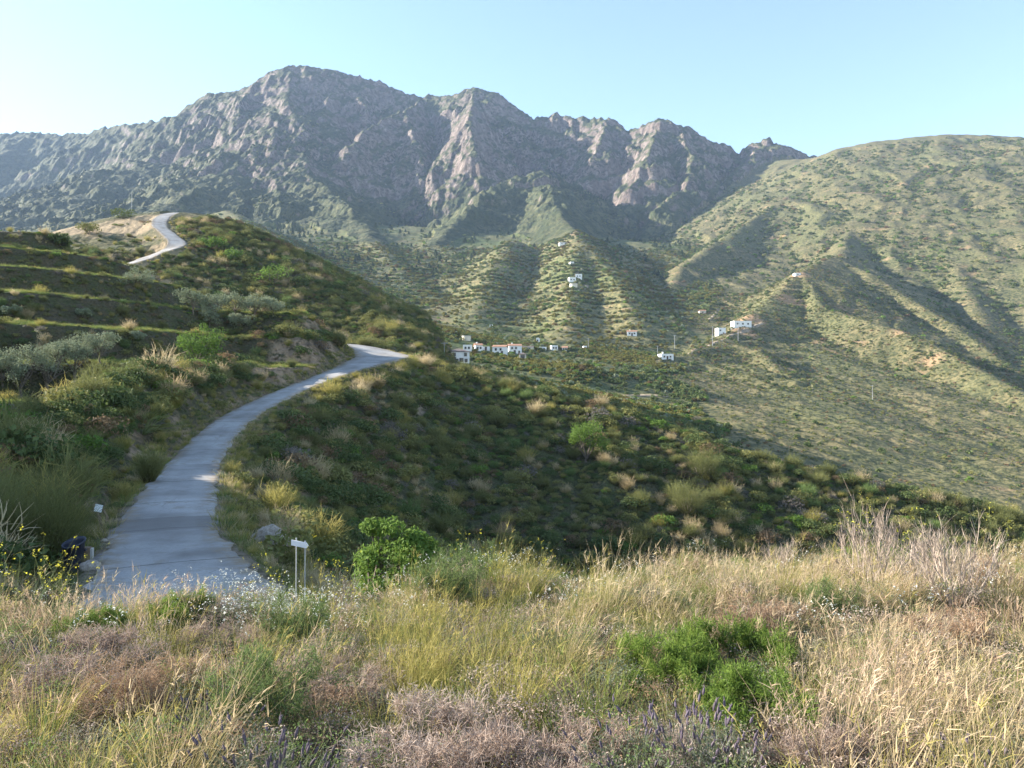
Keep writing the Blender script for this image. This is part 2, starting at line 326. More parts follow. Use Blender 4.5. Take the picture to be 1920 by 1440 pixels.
# ------------------------------------------------------------------ materials
class NT:
    def __init__(self, name):
        self.m = bpy.data.materials.new(name); self.m.use_nodes = True; self.t = self.m.node_tree
        self.b = self.t.nodes['Principled BSDF']; self.b.inputs['Specular IOR Level'].default_value = 0.15
        self.b.inputs['Roughness'].default_value = 0.9
    def n(self, ty, **kw):
        o = self.t.nodes.new(ty)
        for k, v in kw.items(): setattr(o, k, v)
        return o
    def put(self, s, v):
        if isinstance(v, bpy.types.NodeSocket): self.t.links.new(v, s)
        elif v is not None:
            if hasattr(s.default_value, '__len__') and len(s.default_value) == 4 and len(v) == 3: v = tuple(v) + (1,)
            s.default_value = v
    def pos(self):
        return self.n('ShaderNodeTexCoord').outputs['Object']
    def noise(self, sc, det=4, rough=0.55, vec=None, stretch=None, dist=0.0):
        o = self.n('ShaderNodeTexNoise'); o.inputs['Scale'].default_value = sc; o.inputs['Detail'].default_value = det
        o.inputs['Roughness'].default_value = rough; o.inputs['Distortion'].default_value = dist
        v = vec or self.pos()
        if stretch:
            mp = self.n('ShaderNodeMapping'); mp.inputs['Scale'].default_value = stretch; self.t.links.new(v, mp.inputs['Vector']); v = mp.outputs[0]
        self.t.links.new(v, o.inputs['Vector']); return o.outputs['Fac']
    def vor(self, sc, out='Distance', rnd=1.0, vec=None):
        o = self.n('ShaderNodeTexVoronoi'); o.inputs['Scale'].default_value = sc; o.inputs['Randomness'].default_value = rnd
        self.t.links.new(vec or self.pos(), o.inputs['Vector']); return o.outputs[out]
    def ramp(self, fac, stops, interp='LINEAR'):
        o = self.n('ShaderNodeValToRGB'); o.color_ramp.interpolation = interp; e = o.color_ramp.elements
        while len(e) < len(stops): e.new(0.5)
        for k, (p, c) in enumerate(stops):
            e[k].position = p; c = (c, c, c) if not hasattr(c, '__len__') else c; e[k].color = tuple(c) + (1,)
        self.put(o.inputs[0], fac); return o.outputs[0]
    def mr(self, v, a, b, c=0.0, d=1.0):
        o = self.n('ShaderNodeMapRange', interpolation_type='SMOOTHSTEP'); self.put(o.inputs[0], v)
        for i, q in enumerate((a, b, c, d)): o.inputs[i + 1].default_value = q
        return o.outputs[0]
    def math(self, op, a, b=None, cl=False):
        o = self.n('ShaderNodeMath', operation=op, use_clamp=cl); self.put(o.inputs[0], a)
        if b is not None: self.put(o.inputs[1], b)
        return o.outputs[0]
    def mix(self, f, a, b, ty='MIX'):
        o = self.n('ShaderNodeMix', data_type='RGBA', blend_type=ty); self.put(o.inputs[0], f); self.put(o.inputs[6], a); self.put(o.inputs[7], b)
        return o.outputs[2]
    def attr(self, name):
        return self.n('ShaderNodeAttribute', attribute_name=name).outputs['Fac']
    def nz(self):
        g = self.n('ShaderNodeNewGeometry'); s = self.n('ShaderNodeSeparateXYZ'); self.t.links.new(g.outputs['Normal'], s.inputs[0]); return s.outputs[2]
    def zpos(self):
        s = self.n('ShaderNodeSeparateXYZ'); self.t.links.new(self.pos(), s.inputs[0]); return s.outputs[2]
    def rnd(self):
        return self.n('ShaderNodeObjectInfo').outputs['Random']
    def bump(self, h, dist, strength=1.0):
        o = self.n('ShaderNodeBump'); o.inputs['Strength'].default_value = strength; o.inputs['Distance'].default_value = dist
        self.t.links.new(h, o.inputs['Height']); self.t.links.new(o.outputs[0], self.b.inputs['Normal'])
    def col(self, c): self.put(self.b.inputs['Base Color'], c); return self.m
    def rough(self, v): self.put(self.b.inputs['Roughness'], v); return self

def mat_mountain():
    k = NT('mountain_rock_and_scrub'); nz = k.nz(); big = k.noise(0.006, 5, 0.6); mid = k.noise(0.03, 6, 0.62); fine = k.noise(0.16, 5, 0.6)
    st = k.noise(0.06, 6, 0.62, stretch=(1.0, 1.0, 0.18))
    rock = k.ramp(st, [(0.28, (0.065, 0.049, 0.042)), (0.46, (0.145, 0.112, 0.095)), (0.6, (0.235, 0.19, 0.163)), (0.75, (0.36, 0.305, 0.265))])
    rock = k.mix(k.mr(fine, 0.38, 0.62, 0.0, 0.55), rock, (0.15, 0.115, 0.10))
    scrub = k.ramp(mid, [(0.3, (0.034, 0.048, 0.018)), (0.5, (0.072, 0.080, 0.035)), (0.68, (0.13, 0.122, 0.058))])
    scrub = k.mix(k.mr(k.noise(0.28, 4, 0.6), 0.55, 0.66), scrub, (0.028, 0.040, 0.020))
    spot = k.math('MULTIPLY', k.mr(k.noise(0.115, 3, 0.6), 0.51, 0.57), k.mr(big, 0.30, 0.62, 0.95, 0.45))
    f = k.math('ADD', k.math('MULTIPLY', k.math('SUBTRACT', mid, 0.5), 0.55), k.math('MULTIPLY', k.math('SUBTRACT', big, 0.5), 0.55))
    f = k.math('ADD', f, k.math('MULTIPLY', k.math('SUBTRACT', fine, 0.5), 0.35))
    f = k.math('SUBTRACT', nz, f)
    hi = k.mr(k.zpos(), 220, 600, -0.22, 0.15)
    f = k.math('SUBTRACT', f, hi)
    sx = k.n('ShaderNodeSeparateXYZ'); k.t.links.new(k.pos(), sx.inputs[0]); f = k.math('ADD', f, k.mr(k.math('DIVIDE', sx.outputs[0], sx.outputs[1]), -0.62, -0.30, 0.22, 0.0))
    m = k.mr(f, 0.42, 0.56, 1.0, 0.0)
    k.bump(k.math('ADD', st, k.math('MULTIPLY', fine, 0.5)), 9.0, 0.9)
    return k.col(k.mix(spot, k.mix(m, scrub, rock), (0.030, 0.038, 0.020)))

def mat_hill(name, dry, olive, dark, soil, soil_amt, s=1.0, green=None, stripe=False):
    k = NT(name); big = k.noise(0.009 * s, 4, 0.55); mid = k.noise(0.05 * s, 5, 0.6); fine = k.noise(0.33 * s, 4, 0.6)
    c = k.mix(k.mr(mid, 0.36, 0.64), dry, olive)
    if green: c = k.mix(k.mr(big, 0.50, 0.62, 0, 0.8), c, green)
    if stripe:
        zz = k.math('ADD', k.math('MULTIPLY', k.zpos(), 1 / 6.5), k.math('MULTIPLY', k.math('ADD', mid, big), 1.1)); fr = k.math('FRACT', zz)
        sm = k.math('MULTIPLY', k.math('MULTIPLY', k.mr(fr, 0.5, 0.6), k.mr(fr, 0.9, 1.0, 1, 0)), k.mr(k.noise(0.03, 4, 0.6), 0.42, 0.58, 0, 0.8))
        c = k.mix(sm, c, dry)
    c = k.mix(k.math('MULTIPLY', k.mr(fine, 0.44, 0.58), 0.8), c, dark)
    sp = k.math('MULTIPLY', k.mr(k.noise(0.022 * s, 5, 0.65, dist=0.4), 0.60, 0.67), soil_amt)
    c = k.mix(sp, c, soil)
    c = k.mix(k.math('MULTIPLY', k.attr('bare'), k.mr(fine, 0.3, 0.55, 0.5, 1)), c, soil)
    k.bump(k.math('ADD', fine, mid), 1.6 / s, 0.8)
    return k.col(c)

def mat_near(name, a, b, d, soil, s=1.0, grassy=None):
    k = NT(name); mid = k.noise(0.5 * s, 6, 0.6); fine = k.noise(5 * s, 4, 0.6); big = k.noise(0.09 * s, 4, 0.6)
    c = k.mix(k.mr(mid, 0.38, 0.62), a, b); c = k.mix(k.math('MULTIPLY', k.mr(fine, 0.45, 0.6), 0.7), c, d)
    if grassy: c = k.mix(k.math('MULTIPLY', k.mr(k.nz(), 0.90, 0.97), k.mr(big, 0.35, 0.5)), c, grassy)
    st = k.noise(0.8, 6, 0.65, stretch=(1, 1, 0.35)); sc = k.ramp(st, [(0.3, tuple(0.6 * q for q in soil)), (0.5, soil), (0.7, tuple(min(1, 1.3 * q) for q in soil))])
    vo = k.vor(1.7); sc = k.mix(k.mr(vo, 0.12, 0.45, 0.45, 0), sc, tuple(.35 * q for q in soil))
    c = k.mix(k.math('MULTIPLY', k.attr('bare'), k.mr(k.noise(0.9, 5, 0.7), 0.36, 0.5)), c, sc)
    k.bump(k.math('ADD', k.math('ADD', fine, k.math('MULTIPLY', vo, 1.2)), k.math('MULTIPLY', st, 2.5)), 0.25, 1.0)
    return k.col(c)

M = {}
M['mountain'] = mat_mountain()
M['scrub'] = mat_hill('dry_scrub_hill', (0.195, 0.160, 0.078), (0.110, 0.104, 0.045), (0.046, 0.055, 0.024), (0.32, 0.205, 0.115), 0.55, 1.0, (0.148, 0.144, 0.062))
M['foot'] = mat_hill('terraced_foothill', (0.23, 0.19, 0.085), (0.120, 0.125, 0.05), (0.050, 0.062, 0.028), (0.28, 0.19, 0.11), 0.5, 1.2, (0.13, 0.15, 0.05), True)
M['valley'] = mat_hill('valley_ground', (0.19, 0.165, 0.075), (0.10, 0.115, 0.042), (0.05, 0.062, 0.028), (0.26, 0.18, 0.10), 0.4, 1.6, (0.11, 0.14, 0.045))
M['hill2'] = mat_hill('dark_scrub_hill', (0.16, 0.135, 0.062), (0.085, 0.09, 0.04), (0.042, 0.05, 0.025), (0.34, 0.25, 0.15), 0.15, 3.0)
M['terr'] = mat_near('terrace_earth', (0.105, 0.085, 0.05), (0.075, 0.082, 0.035), (0.045, 0.045, 0.025), (0.31, 0.225, 0.15), 1.0, (0.15, 0.19, 0.04))
M['slope'] = mat_near('scrub_slope_earth', (0.12, 0.105, 0.055), (0.085, 0.10, 0.038), (0.04, 0.042, 0.022), (0.27, 0.21, 0.15))
M['meadow'] = mat_near('meadow_earth', (0.13, 0.105, 0.06), (0.085, 0.08, 0.04), (0.05, 0.042, 0.028), (0.25, 0.2, 0.14), 2.0)

# ------------------------------------------------------------------ terrain mesh (finer near, coarser far)
GRID = {}
def build_terrain():
    ang = np.concatenate([np.linspace(-112, -40, 60, endpoint=False), np.linspace(-40, 40, 800, endpoint=False), np.linspace(40, 112, 61)])
    rr = [0.4]
    while rr[-1] < 4300:
        q = rr[-1]
        if q < 12: st = 0.22
        elif q < 130: st = 0.18 + q * 0.0042
        elif q < 320: st = 0.75 + (q - 130) * 0.004
        elif q < 1000: st = 1.7 + (q - 320) * 0.0028
        else: st = 4.0 + (q - 1000) * 0.0022
        rr.append(q + st)
    rr = np.array(rr); A, Q = np.meshgrid(np.radians(ang), rr)
    X = np.sin(A) * Q; Y = np.cos(A) * Q
    H, L, DC, RD = height(X, Y, True)
    nr, na = X.shape
    idx = np.arange(nr * na).reshape(nr, na)
    quads = np.stack([idx[:-1, :-1], idx[:-1, 1:], idx[1:, 1:], idx[1:, :-1]], -1).reshape(-1, 4)
    V = np.stack([X, Y, H], -1).reshape(-1, 3)
    # vertex normals over the whole sheet, so that the pieces meet without a seam
    du = np.zeros((nr, na, 3)); dv = np.zeros((nr, na, 3)); G = V.reshape(nr, na, 3)
    du[:, 1:-1] = G[:, 2:] - G[:, :-2]; du[:, 0] = G[:, 1] - G[:, 0]; du[:, -1] = G[:, -1] - G[:, -2]
    dv[1:-1] = G[2:] - G[:-2]; dv[0] = G[1] - G[0]; dv[-1] = G[-1] - G[-2]
    Nn = np.cross(du, dv).reshape(-1, 3); Nn /= np.linalg.norm(Nn, axis=1)[:, None] + 1e-12; Nn[Nn[:, 2] < 0] *= -1
    Lf = L.ravel()
    # bare earth: the road cuts and a few landslips
    bare = sstep(0.87, 0.74, Nn[:, 2]) * (RD.ravel() < 9) * sstep(0.0, 0.6, RD.ravel()) * sstep(-0.25, 0.12, fbm(V[:, 0] / 6, V[:, 1] / 6, 3, 81) - 0.12)
    bare = np.maximum(bare, 0.85 * sstep(0.9, 0.0, np.abs(RD.ravel())) * (RD.ravel() < 1.2))
    for (px, py, D, rad) in BARE:
        c = P(px, py, D); d = np.sqrt((V[:, 0] - c[0]) ** 2 + (V[:, 1] - c[1]) ** 2 + (V[:, 2] - c[2]) ** 2)
        bare = np.maximum(bare, sstep(rad, rad * 0.6, d + rad * 0.35 * fbm(V[:, 0] / rad * 2, V[:, 1] / rad * 2, 3, 91)))
    fl = Lf[quads[:, 0]]
    GRID.update(ang=np.radians(ang), rr=rr, H=H, L=L, RD=RD, N=Nn[:, 2].reshape(nr, na), B=bare.reshape(nr, na), DC=DC)
    names = {MEADOW: ('meadow', 'meadow', 'grassy foreground bank of dry earth under the tall plants'), SLOPE: ('scrub_slope', 'slope', 'shaded scrub slope falling right of the road'),
             TERR: ('terraced_hillside', 'terr', 'terraced hillside of dark earth left of the road'), HILL2: ('hill', 'hill2', 'dark hill behind the terraces carrying the upper road'),
             VALLEY: ('valley', 'valley', 'green valley floor around the white village'), FOOT: ('foothill', 'foot', 'terraced foothills above the village'),
             SCRUB: ('scrub_hill', 'scrub', 'dry olive coloured hill with ribs on the right'), MOUNT: ('mountain', 'mountain', 'rocky grey mountain range with scrub')}
    for lb, (nm, mt, label) in names.items():
        q = quads[fl == lb]
        if not len(q): continue
        u, inv = np.unique(q, return_inverse=True)
        me = mesh_np(nm, V[u], inv.reshape(-1, 4), [M[mt]], smooth=True, attrs={'bare': bare[u]})
        me.normals_split_custom_set_from_vertices(Nn[u].astype(np.float32))
        tag(link(nm, me), label, nm.replace('_', ' '), kind='structure')
    print('terrain', nr, na, round(time.time() - T0, 1))

BARE = [(205, 450, 240, 13), (155, 455, 240, 11), (265, 443, 238, 10), (110, 470, 240, 9), (490, 685, 88, 5.0), (560, 660, 97, 5.0), (262, 422, 250, 9.0), (235, 425, 250, 8.0), (1500, 520, 790, 14), (1480, 560, 720, 16), (1400, 595, 650, 22), (1400, 615, 610, 16),
        (1470, 735, 470, 10), (1690, 640, 600, 14), (1740, 660, 540, 12), (1055, 450, 1040, 16), (1080, 525, 800, 12)]
build_terrain()

# ------------------------------------------------------------------ road
def mat_road():
    k = NT('worn_concrete_road'); big = k.noise(0.25, 5, 0.6); fine = k.noise(9, 5, 0.65); crk = k.noise(0.9, 6, 0.7, dist=0.6)
    c = k.ramp(big, [(0.32, (0.20, 0.186, 0.17)), (0.47, (0.31, 0.297, 0.28)), (0.62, (0.40, 0.385, 0.365))])
    c = k.mix(k.mr(fine, 0.42, 0.65, 0, 0.35), c, (0.22, 0.2, 0.18))
    c = k.mix(k.mr(crk, 0.55, 0.66, 0, 0.6), c, (0.24, 0.20, 0.15))
    c = k.mix(k.math('MULTIPLY', k.attr('edge'), k.mr(k.noise(1.6, 6, 0.7), 0.4, 0.6)), c, (0.26, 0.2, 0.13))
    u = k.attr('u'); tr = k.math('ABSOLUTE', k.math('SUBTRACT', k.math('ABSOLUTE', u), 0.45))
    c = k.mix(k.math('MULTIPLY', k.mr(tr, 0.05, 0.24, 1, 0), k.mr(big, 0.3, 0.7, 0.1, 0.4)), c, (0.38, 0.365, 0.345))
    s = k.math('ADD', k.attr('s'), k.math('MULTIPLY', k.noise(1.2, 3), 0.25)); jt = k.math('ABSOLUTE', k.math('SUBTRACT', k.math('FRACT', k.math('DIVIDE', s, 6.5)), 0.5))
    c = k.mix(k.mr(jt, 0.004, 0.012, 0.75, 0), c, (0.10, 0.09, 0.08))
    pt = k.math('MULTIPLY', k.mr(s, 15.6, 16.0), k.mr(s, 18.6, 18.9, 1, 0)); c = k.mix(k.math('MULTIPLY', pt, 0.6), c, (0.15, 0.135, 0.12))
    hair = k.n('ShaderNodeTexVoronoi', feature='DISTANCE_TO_EDGE'); hair.inputs['Scale'].default_value = 0.55; wv = k.n('ShaderNodeVectorMath', operation='ADD'); k.t.links.new(k.pos(), wv.inputs[0])
    nv = k.n('ShaderNodeTexNoise'); nv.inputs['Scale'].default_value = 1.5; nv.inputs['Detail'].default_value = 5; k.t.links.new(nv.outputs['Color'], wv.inputs[1]); k.t.links.new(wv.outputs[0], hair.inputs['Vector'])
    c = k.mix(k.math('MULTIPLY', k.mr(hair.outputs['Distance'], 0.004, 0.012, 0.4, 0), k.mr(big, 0.48, 0.60)), c, (0.12, 0.105, 0.09))
    k.bump(fine, 0.03, 0.8); return k.col(c)
M['road'] = mat_road()
def build_road():
    n = len(ROAD); t = np.gradient(ROAD[:, :2], axis=0); t /= np.linalg.norm(t, axis=1)[:, None]; nx = np.stack([t[:, 1], -t[:, 0]], 1)
    cols = np.array([-1.10, -1.0, -0.9, -0.6, -0.3, 0, 0.3, 0.6, 0.9, 1.0, 1.10]); V = []; E = []
    s = np.concatenate([[0], np.cumsum(np.hypot(*np.diff(ROAD[:, :2], axis=0).T))])
    for c in cols:
        jit = (0.34 * perlin(s / 2.2, s * 0 + c * 7) + 0.22 * perlin(s / 0.7, s * 0 + c * 5)) * (abs(c) > 0.95)
        w = ROAD[:, 3] * 0.5 * c + jit * np.sign(c)
        z = ROAD[:, 2] + 0.04 * (1 - c * c) + (0.0 if abs(c) < 1.05 else -0.16) + 0.012 * perlin(s / 1.3, s * 0 + c * 3)
        V.append(np.stack([ROAD[:, 0] + nx[:, 0] * w, ROAD[:, 1] + nx[:, 1] * w, z], 1)); E.append(np.full(n, sstep(0.5, 1.0, np.array(abs(c)))))
    V = np.stack(V, 1); m = len(cols); idx = np.arange(n * m).reshape(n, m)
    q = np.stack([idx[:-1, :-1], idx[:-1, 1:], idx[1:, 1:], idx[1:, :-1]], -1).reshape(-1, 4)
    me = mesh_np('road', V.reshape(-1, 3), q, [M['road']], smooth=True, attrs={'edge': np.stack(E, 1).ravel(), 'u': np.tile(cols, n), 's': np.repeat(s, m)})
    tag(link('road', me), 'pale narrow concrete road winding up round the hillside', 'road', kind='structure')
build_road()

# ------------------------------------------------------------------ air
def build_haze():
    x0, x1, y0, y1, z0, z1 = -4600, 4600, -2200, 4800, -1300, 1420
    v = [(x, y, z) for z in (z0, z1) for y in (y0, y1) for x in (x0, x1)]
    f = np.array([(0, 2, 3, 1), (4, 5, 7, 6), (0, 1, 5, 4), (2, 6, 7, 3), (0, 4, 6, 2), (1, 3, 7, 5)])
    m = bpy.data.materials.new('haze'); m.use_nodes = True; t = m.node_tree
    t.nodes.remove(t.nodes['Principled BSDF']); pv = t.nodes.new('ShaderNodeVolumePrincipled')
    pv.inputs['Color'].default_value = (0.52, 0.70, 1.0, 1); pv.inputs['Density'].default_value = HAZE; pv.inputs['Anisotropy'].default_value = 0.0
    t.links.new(pv.outputs[0], t.nodes['Material Output'].inputs['Volume'])
    tag(link('haze', mesh_np('haze', v, f, [m])), 'thin pale haze in the air before the mountains', 'haze', kind='stuff')
HAZE = 0.000062

# ------------------------------------------------------------------ looking things up on the terrain sheet
def gs(x, y, keys='H'):
    x = np.asarray(x, float); y = np.asarray(y, float); a = np.arctan2(x, y); r = np.hypot(x, y)
    A = GRID['ang']; Q = GRID['rr']
    i = np.clip(np.searchsorted(Q, r) - 1, 0, len(Q) - 2); j = np.clip(np.searchsorted(A, a) - 1, 0, len(A) - 2)
    u = np.clip((r - Q[i]) / (Q[i + 1] - Q[i]), 0, 1); v = np.clip((a - A[j]) / (A[j + 1] - A[j]), 0, 1)
    out = []
    for k in keys:
        g = GRID[k]
        if k == 'L': out.append(g[i, j])
        else: out.append((g[i, j] * (1 - v) + g[i, j + 1] * v) * (1 - u) + (g[i + 1, j] * (1 - v) + g[i + 1, j + 1] * v) * u)
    return out[0] if len(out) == 1 else out
def gz(x, y): return float(gs(np.array([x]), np.array([y]))[0])
def rays(px, py):
    """first ground point behind each pixel, on the terrain sheet"""
    px = np.atleast_1d(np.asarray(px, float)); py = np.atleast_1d(np.asarray(py, float))
    Q = GRID['rr']; u = (px - 960) / FPX; v = (720 - py) / FPX
    fw = math.cos(PITCH) - v * math.sin(PITCH); up = math.sin(PITCH) + v * math.cos(PITCH)
    X = u / fw; Z = up / fw; h = np.hypot(1, X)
    D = Q[None, :] / h[:, None]
    g = Z[:, None] * D - gs(X[:, None] * D, D)
    k = np.argmax(g < 0, axis=1); ok = (g < 0).any(axis=1); k = np.clip(k, 1, len(Q) - 1); n = np.arange(len(px))
    g0 = g[n, k - 1]; g1 = g[n, k]; t = np.clip(g0 / (g0 - g1 + 1e-9), 0, 1)
    dd = D[n, k - 1] * (1 - t) + D[n, k] * t
    return X * dd, dd, Z * dd, ok
def ray(px, py):
    x, y, z, ok = rays(px, py); return float(x[0]), float(y[0]), gz(float(x[0]), float(y[0]))
def proj(x, y, z):
    y = np.maximum(y, 0.1); c, s = math.cos(PITCH), math.sin(PITCH); d = y * c + z * s; w = -y * s + z * c
    return 960 + FPX * x / d, 720 - FPX * w / d

# ------------------------------------------------------------------ plant materials
def mat_leaf(name, a, b, c=None, trans=0.25, rough=0.75, tint=0.5):
    """two leaf colours mixed leaf by leaf and plant by plant, some light passing through"""
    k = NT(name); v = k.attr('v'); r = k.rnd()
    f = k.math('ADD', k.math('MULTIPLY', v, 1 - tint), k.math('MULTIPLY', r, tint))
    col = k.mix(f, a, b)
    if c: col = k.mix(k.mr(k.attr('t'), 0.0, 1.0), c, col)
    k.col(col); k.b.inputs['Roughness'].default_value = rough
    tr = k.n('ShaderNodeBsdfTranslucent'); k.put(tr.inputs['Color'], col); mx = k.n('ShaderNodeMixShader'); mx.inputs[0].default_value = trans
    k.t.links.new(k.b.outputs[0], mx.inputs[1]); k.t.links.new(tr.outputs[0], mx.inputs[2]); k.t.links.new(mx.outputs[0], k.t.nodes['Material Output'].inputs['Surface'])
    return k.m
def mat_plain(name, c, rough=0.8, var=0.25, sc=4.0, spec=0.2):
    k = NT(name); n = k.noise(sc, 5, 0.6); d = tuple(q * (1 - var) for q in c); e = tuple(min(1, q * (1 + var)) for q in c)
    k.b.inputs['Specular IOR Level'].default_value = spec; k.rough(rough); k.bump(n, 0.01, 0.4)
    return k.col(k.mix(k.mr(n, 0.3, 0.7), d, e))
L = {
 'dark': mat_leaf('dark_green_leaves', (0.068, 0.097, 0.035), (0.133, 0.168, 0.056)),
 'green': mat_leaf('fresh_green_leaves', (0.094, 0.165, 0.032), (0.172, 0.257, 0.051), trans=0.35),
 'olive': mat_leaf('yellow_green_leaves', (0.151, 0.161, 0.052), (0.264, 0.250, 0.083)),
 'silver': mat_leaf('silver_olive_leaves', (0.158, 0.188, 0.112), (0.285, 0.315, 0.198)),
 'brown': mat_leaf('dry_brown_leaves', (0.151, 0.097, 0.054), (0.257, 0.179, 0.097)),
 'grey': mat_leaf('grey_dry_leaves', (0.138, 0.119, 0.101), (0.231, 0.204, 0.176)),
 'yellow': mat_leaf('yellowish_orchard_leaves', (0.115, 0.115, 0.030), (0.230, 0.205, 0.050)),
 'orange': mat_leaf('rusty_orchard_leaves', (0.110, 0.075, 0.030), (0.170, 0.120, 0.045)),
 'pine': mat_leaf('pine_needles', (0.030, 0.049, 0.022), (0.057, 0.081, 0.032), trans=0.1),
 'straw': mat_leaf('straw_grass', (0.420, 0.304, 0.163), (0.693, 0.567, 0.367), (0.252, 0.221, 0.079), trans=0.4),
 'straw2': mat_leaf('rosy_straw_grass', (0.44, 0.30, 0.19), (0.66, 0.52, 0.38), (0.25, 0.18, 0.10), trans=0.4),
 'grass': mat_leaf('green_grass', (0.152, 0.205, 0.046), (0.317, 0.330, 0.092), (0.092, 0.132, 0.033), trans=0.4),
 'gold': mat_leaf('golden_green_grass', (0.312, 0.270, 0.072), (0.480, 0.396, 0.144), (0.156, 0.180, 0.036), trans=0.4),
 'juniper': mat_leaf('bright_green_needles', (0.138, 0.225, 0.036), (0.290, 0.392, 0.065), (0.072, 0.116, 0.029), trans=0.35),
 'fine': mat_leaf('fine_green_shoots', (0.122, 0.194, 0.057), (0.237, 0.308, 0.100), (0.086, 0.114, 0.043), trans=0.35),
 'broom': mat_leaf('broom_shoots', (0.137, 0.156, 0.052), (0.247, 0.247, 0.091), (0.098, 0.098, 0.039), trans=0.3),
 'deadtip': mat_leaf('grey_dead_tips', (0.338, 0.256, 0.206), (0.625, 0.525, 0.450), (0.213, 0.125, 0.075), trans=0.25),
 'rusttip': mat_leaf('rusty_dead_tips', (0.269, 0.168, 0.101), (0.470, 0.347, 0.235), (0.190, 0.101, 0.050), trans=0.25),
 'lavleaf': mat_leaf('lavender_leaves', (0.14, 0.16, 0.10), (0.23, 0.25, 0.17)),
 'lavhead': mat_leaf('lavender_heads', (0.111, 0.089, 0.098), (0.162, 0.128, 0.170), trans=0.15),
 'petal': mat_leaf('yellow_petals', (0.558, 0.495, 0.027), (0.702, 0.648, 0.090), trans=0.4),
 'white': mat_leaf('white_petals', (0.62, 0.62, 0.52), (0.80, 0.80, 0.74), trans=0.4),
 'twig': mat_leaf('grey_twigs', (0.288, 0.222, 0.174), (0.504, 0.414, 0.342), trans=0.0),
 'stem': mat_leaf('green_stems', (0.15, 0.19, 0.07), (0.24, 0.26, 0.11), trans=0.2),
}
M['bark'] = mat_plain('bark', (0.14, 0.115, 0.09), 0.9, 0.4, 6.0)

# ------------------------------------------------------------------ plant geometry
class G:
    """collects ribbons, leaves and tubes of one part"""
    def __init__(self, seed=0): self.v = []; self.q = []; self.t = []; self.a = []; self.h = []; self.n = 0; self.r = np.random.RandomState(seed)
    def add(self, v, q=None, t=None, a=None, h=None):
        v = np.asarray(v, float); m = len(v); self.v.append(v)
        if q is not None and len(q): self.q.append(np.asarray(q) + self.n)
        if t is not None and len(t): self.t.append(np.asarray(t) + self.n)
        self.a.append(np.full(m, 0.5) if a is None else np.broadcast_to(np.asarray(a, float), (m,)).copy())
        self.h.append(np.full(m, 1.0) if h is None else np.broadcast_to(np.asarray(h, float), (m,)).copy()); self.n += m
    def mesh(self, name, mat, smooth=False):
        f = []
        if self.q: f.append(np.concatenate(self.q))
        if self.t: f.append(np.concatenate(self.t))
        return mesh_np(name, np.concatenate(self.v), f, [mat], smooth=smooth, attrs={'v': np.concatenate(self.a), 't': np.concatenate(self.h)})
    def leaves(self, c, out, size, asp=0.55, spread=0.8, h=None):
        """one bent leaf (two triangles) for each centre, facing roughly along out"""
        n = len(c); r = self.r
        nrm = out / (np.linalg.norm(out, axis=1)[:, None] + 1e-9) + r.normal(0, spread, (n, 3)); nrm /= np.linalg.norm(nrm, axis=1)[:, None] + 1e-9
        t = np.cross(nrm, r.normal(0, 1, (n, 3))); t /= np.linalg.norm(t, axis=1)[:, None] + 1e-9; b = np.cross(nrm, t)
        s = size * (0.6 + 0.8 * r.rand(n))[:, None]
        V = np.stack([c - t * s, c + b * s * asp + nrm * s * 0.15, c + t * s, c - b * s * asp + nrm * s * 0.15], 1).reshape(-1, 3)
        i = np.arange(n) * 4
        self.add(V, np.stack([i, i + 1, i + 2, i + 3], 1), None, np.repeat(r.rand(n), 4), None if h is None else np.repeat(h, 4))
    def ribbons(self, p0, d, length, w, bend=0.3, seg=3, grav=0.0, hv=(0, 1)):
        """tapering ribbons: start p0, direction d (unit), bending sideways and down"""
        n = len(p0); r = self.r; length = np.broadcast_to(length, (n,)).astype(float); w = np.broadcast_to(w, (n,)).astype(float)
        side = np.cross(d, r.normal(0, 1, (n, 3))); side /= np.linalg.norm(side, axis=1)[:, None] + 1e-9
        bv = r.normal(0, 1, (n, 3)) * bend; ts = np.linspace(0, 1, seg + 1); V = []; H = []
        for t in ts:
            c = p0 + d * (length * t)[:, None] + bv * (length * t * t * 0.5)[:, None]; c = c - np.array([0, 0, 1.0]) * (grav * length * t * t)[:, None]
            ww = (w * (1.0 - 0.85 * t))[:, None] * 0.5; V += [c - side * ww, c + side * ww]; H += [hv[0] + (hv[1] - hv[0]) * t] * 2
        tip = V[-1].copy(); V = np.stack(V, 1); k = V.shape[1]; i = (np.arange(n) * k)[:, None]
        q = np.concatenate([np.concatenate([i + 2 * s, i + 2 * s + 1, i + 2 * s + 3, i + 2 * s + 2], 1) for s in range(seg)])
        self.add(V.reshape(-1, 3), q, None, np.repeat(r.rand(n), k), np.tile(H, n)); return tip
    def tube(self, pts, rad, sides=6, a=0.5):
        pts = np.asarray(pts, float); n = len(pts); V = []
        for i in range(n):
            t = pts[min(i + 1, n - 1)] - pts[max(i - 1, 0)]; t /= np.linalg.norm(t) + 1e-9
            u = np.cross(t, [0.31, 0.17, 0.93] if abs(t[2]) < 0.9 else [1, 0, 0]); u /= np.linalg.norm(u); w = np.cross(t, u)
            for s in range(sides):
                g = 2 * math.pi * s / sides; V.append(pts[i] + (u * math.cos(g) + w * math.sin(g)) * rad[i])
        q = [(i * sides + s, i * sides + (s + 1) % sides, (i + 1) * sides + (s + 1) % sides, (i + 1) * sides + s) for i in range(n - 1) for s in range(sides)]
        self.add(V, q, None, a)

def unit(v): return v / (np.linalg.norm(v, axis=-1, keepdims=True) + 1e-9)
def sph(r, n): return unit(r.normal(0, 1, (n, 3)))

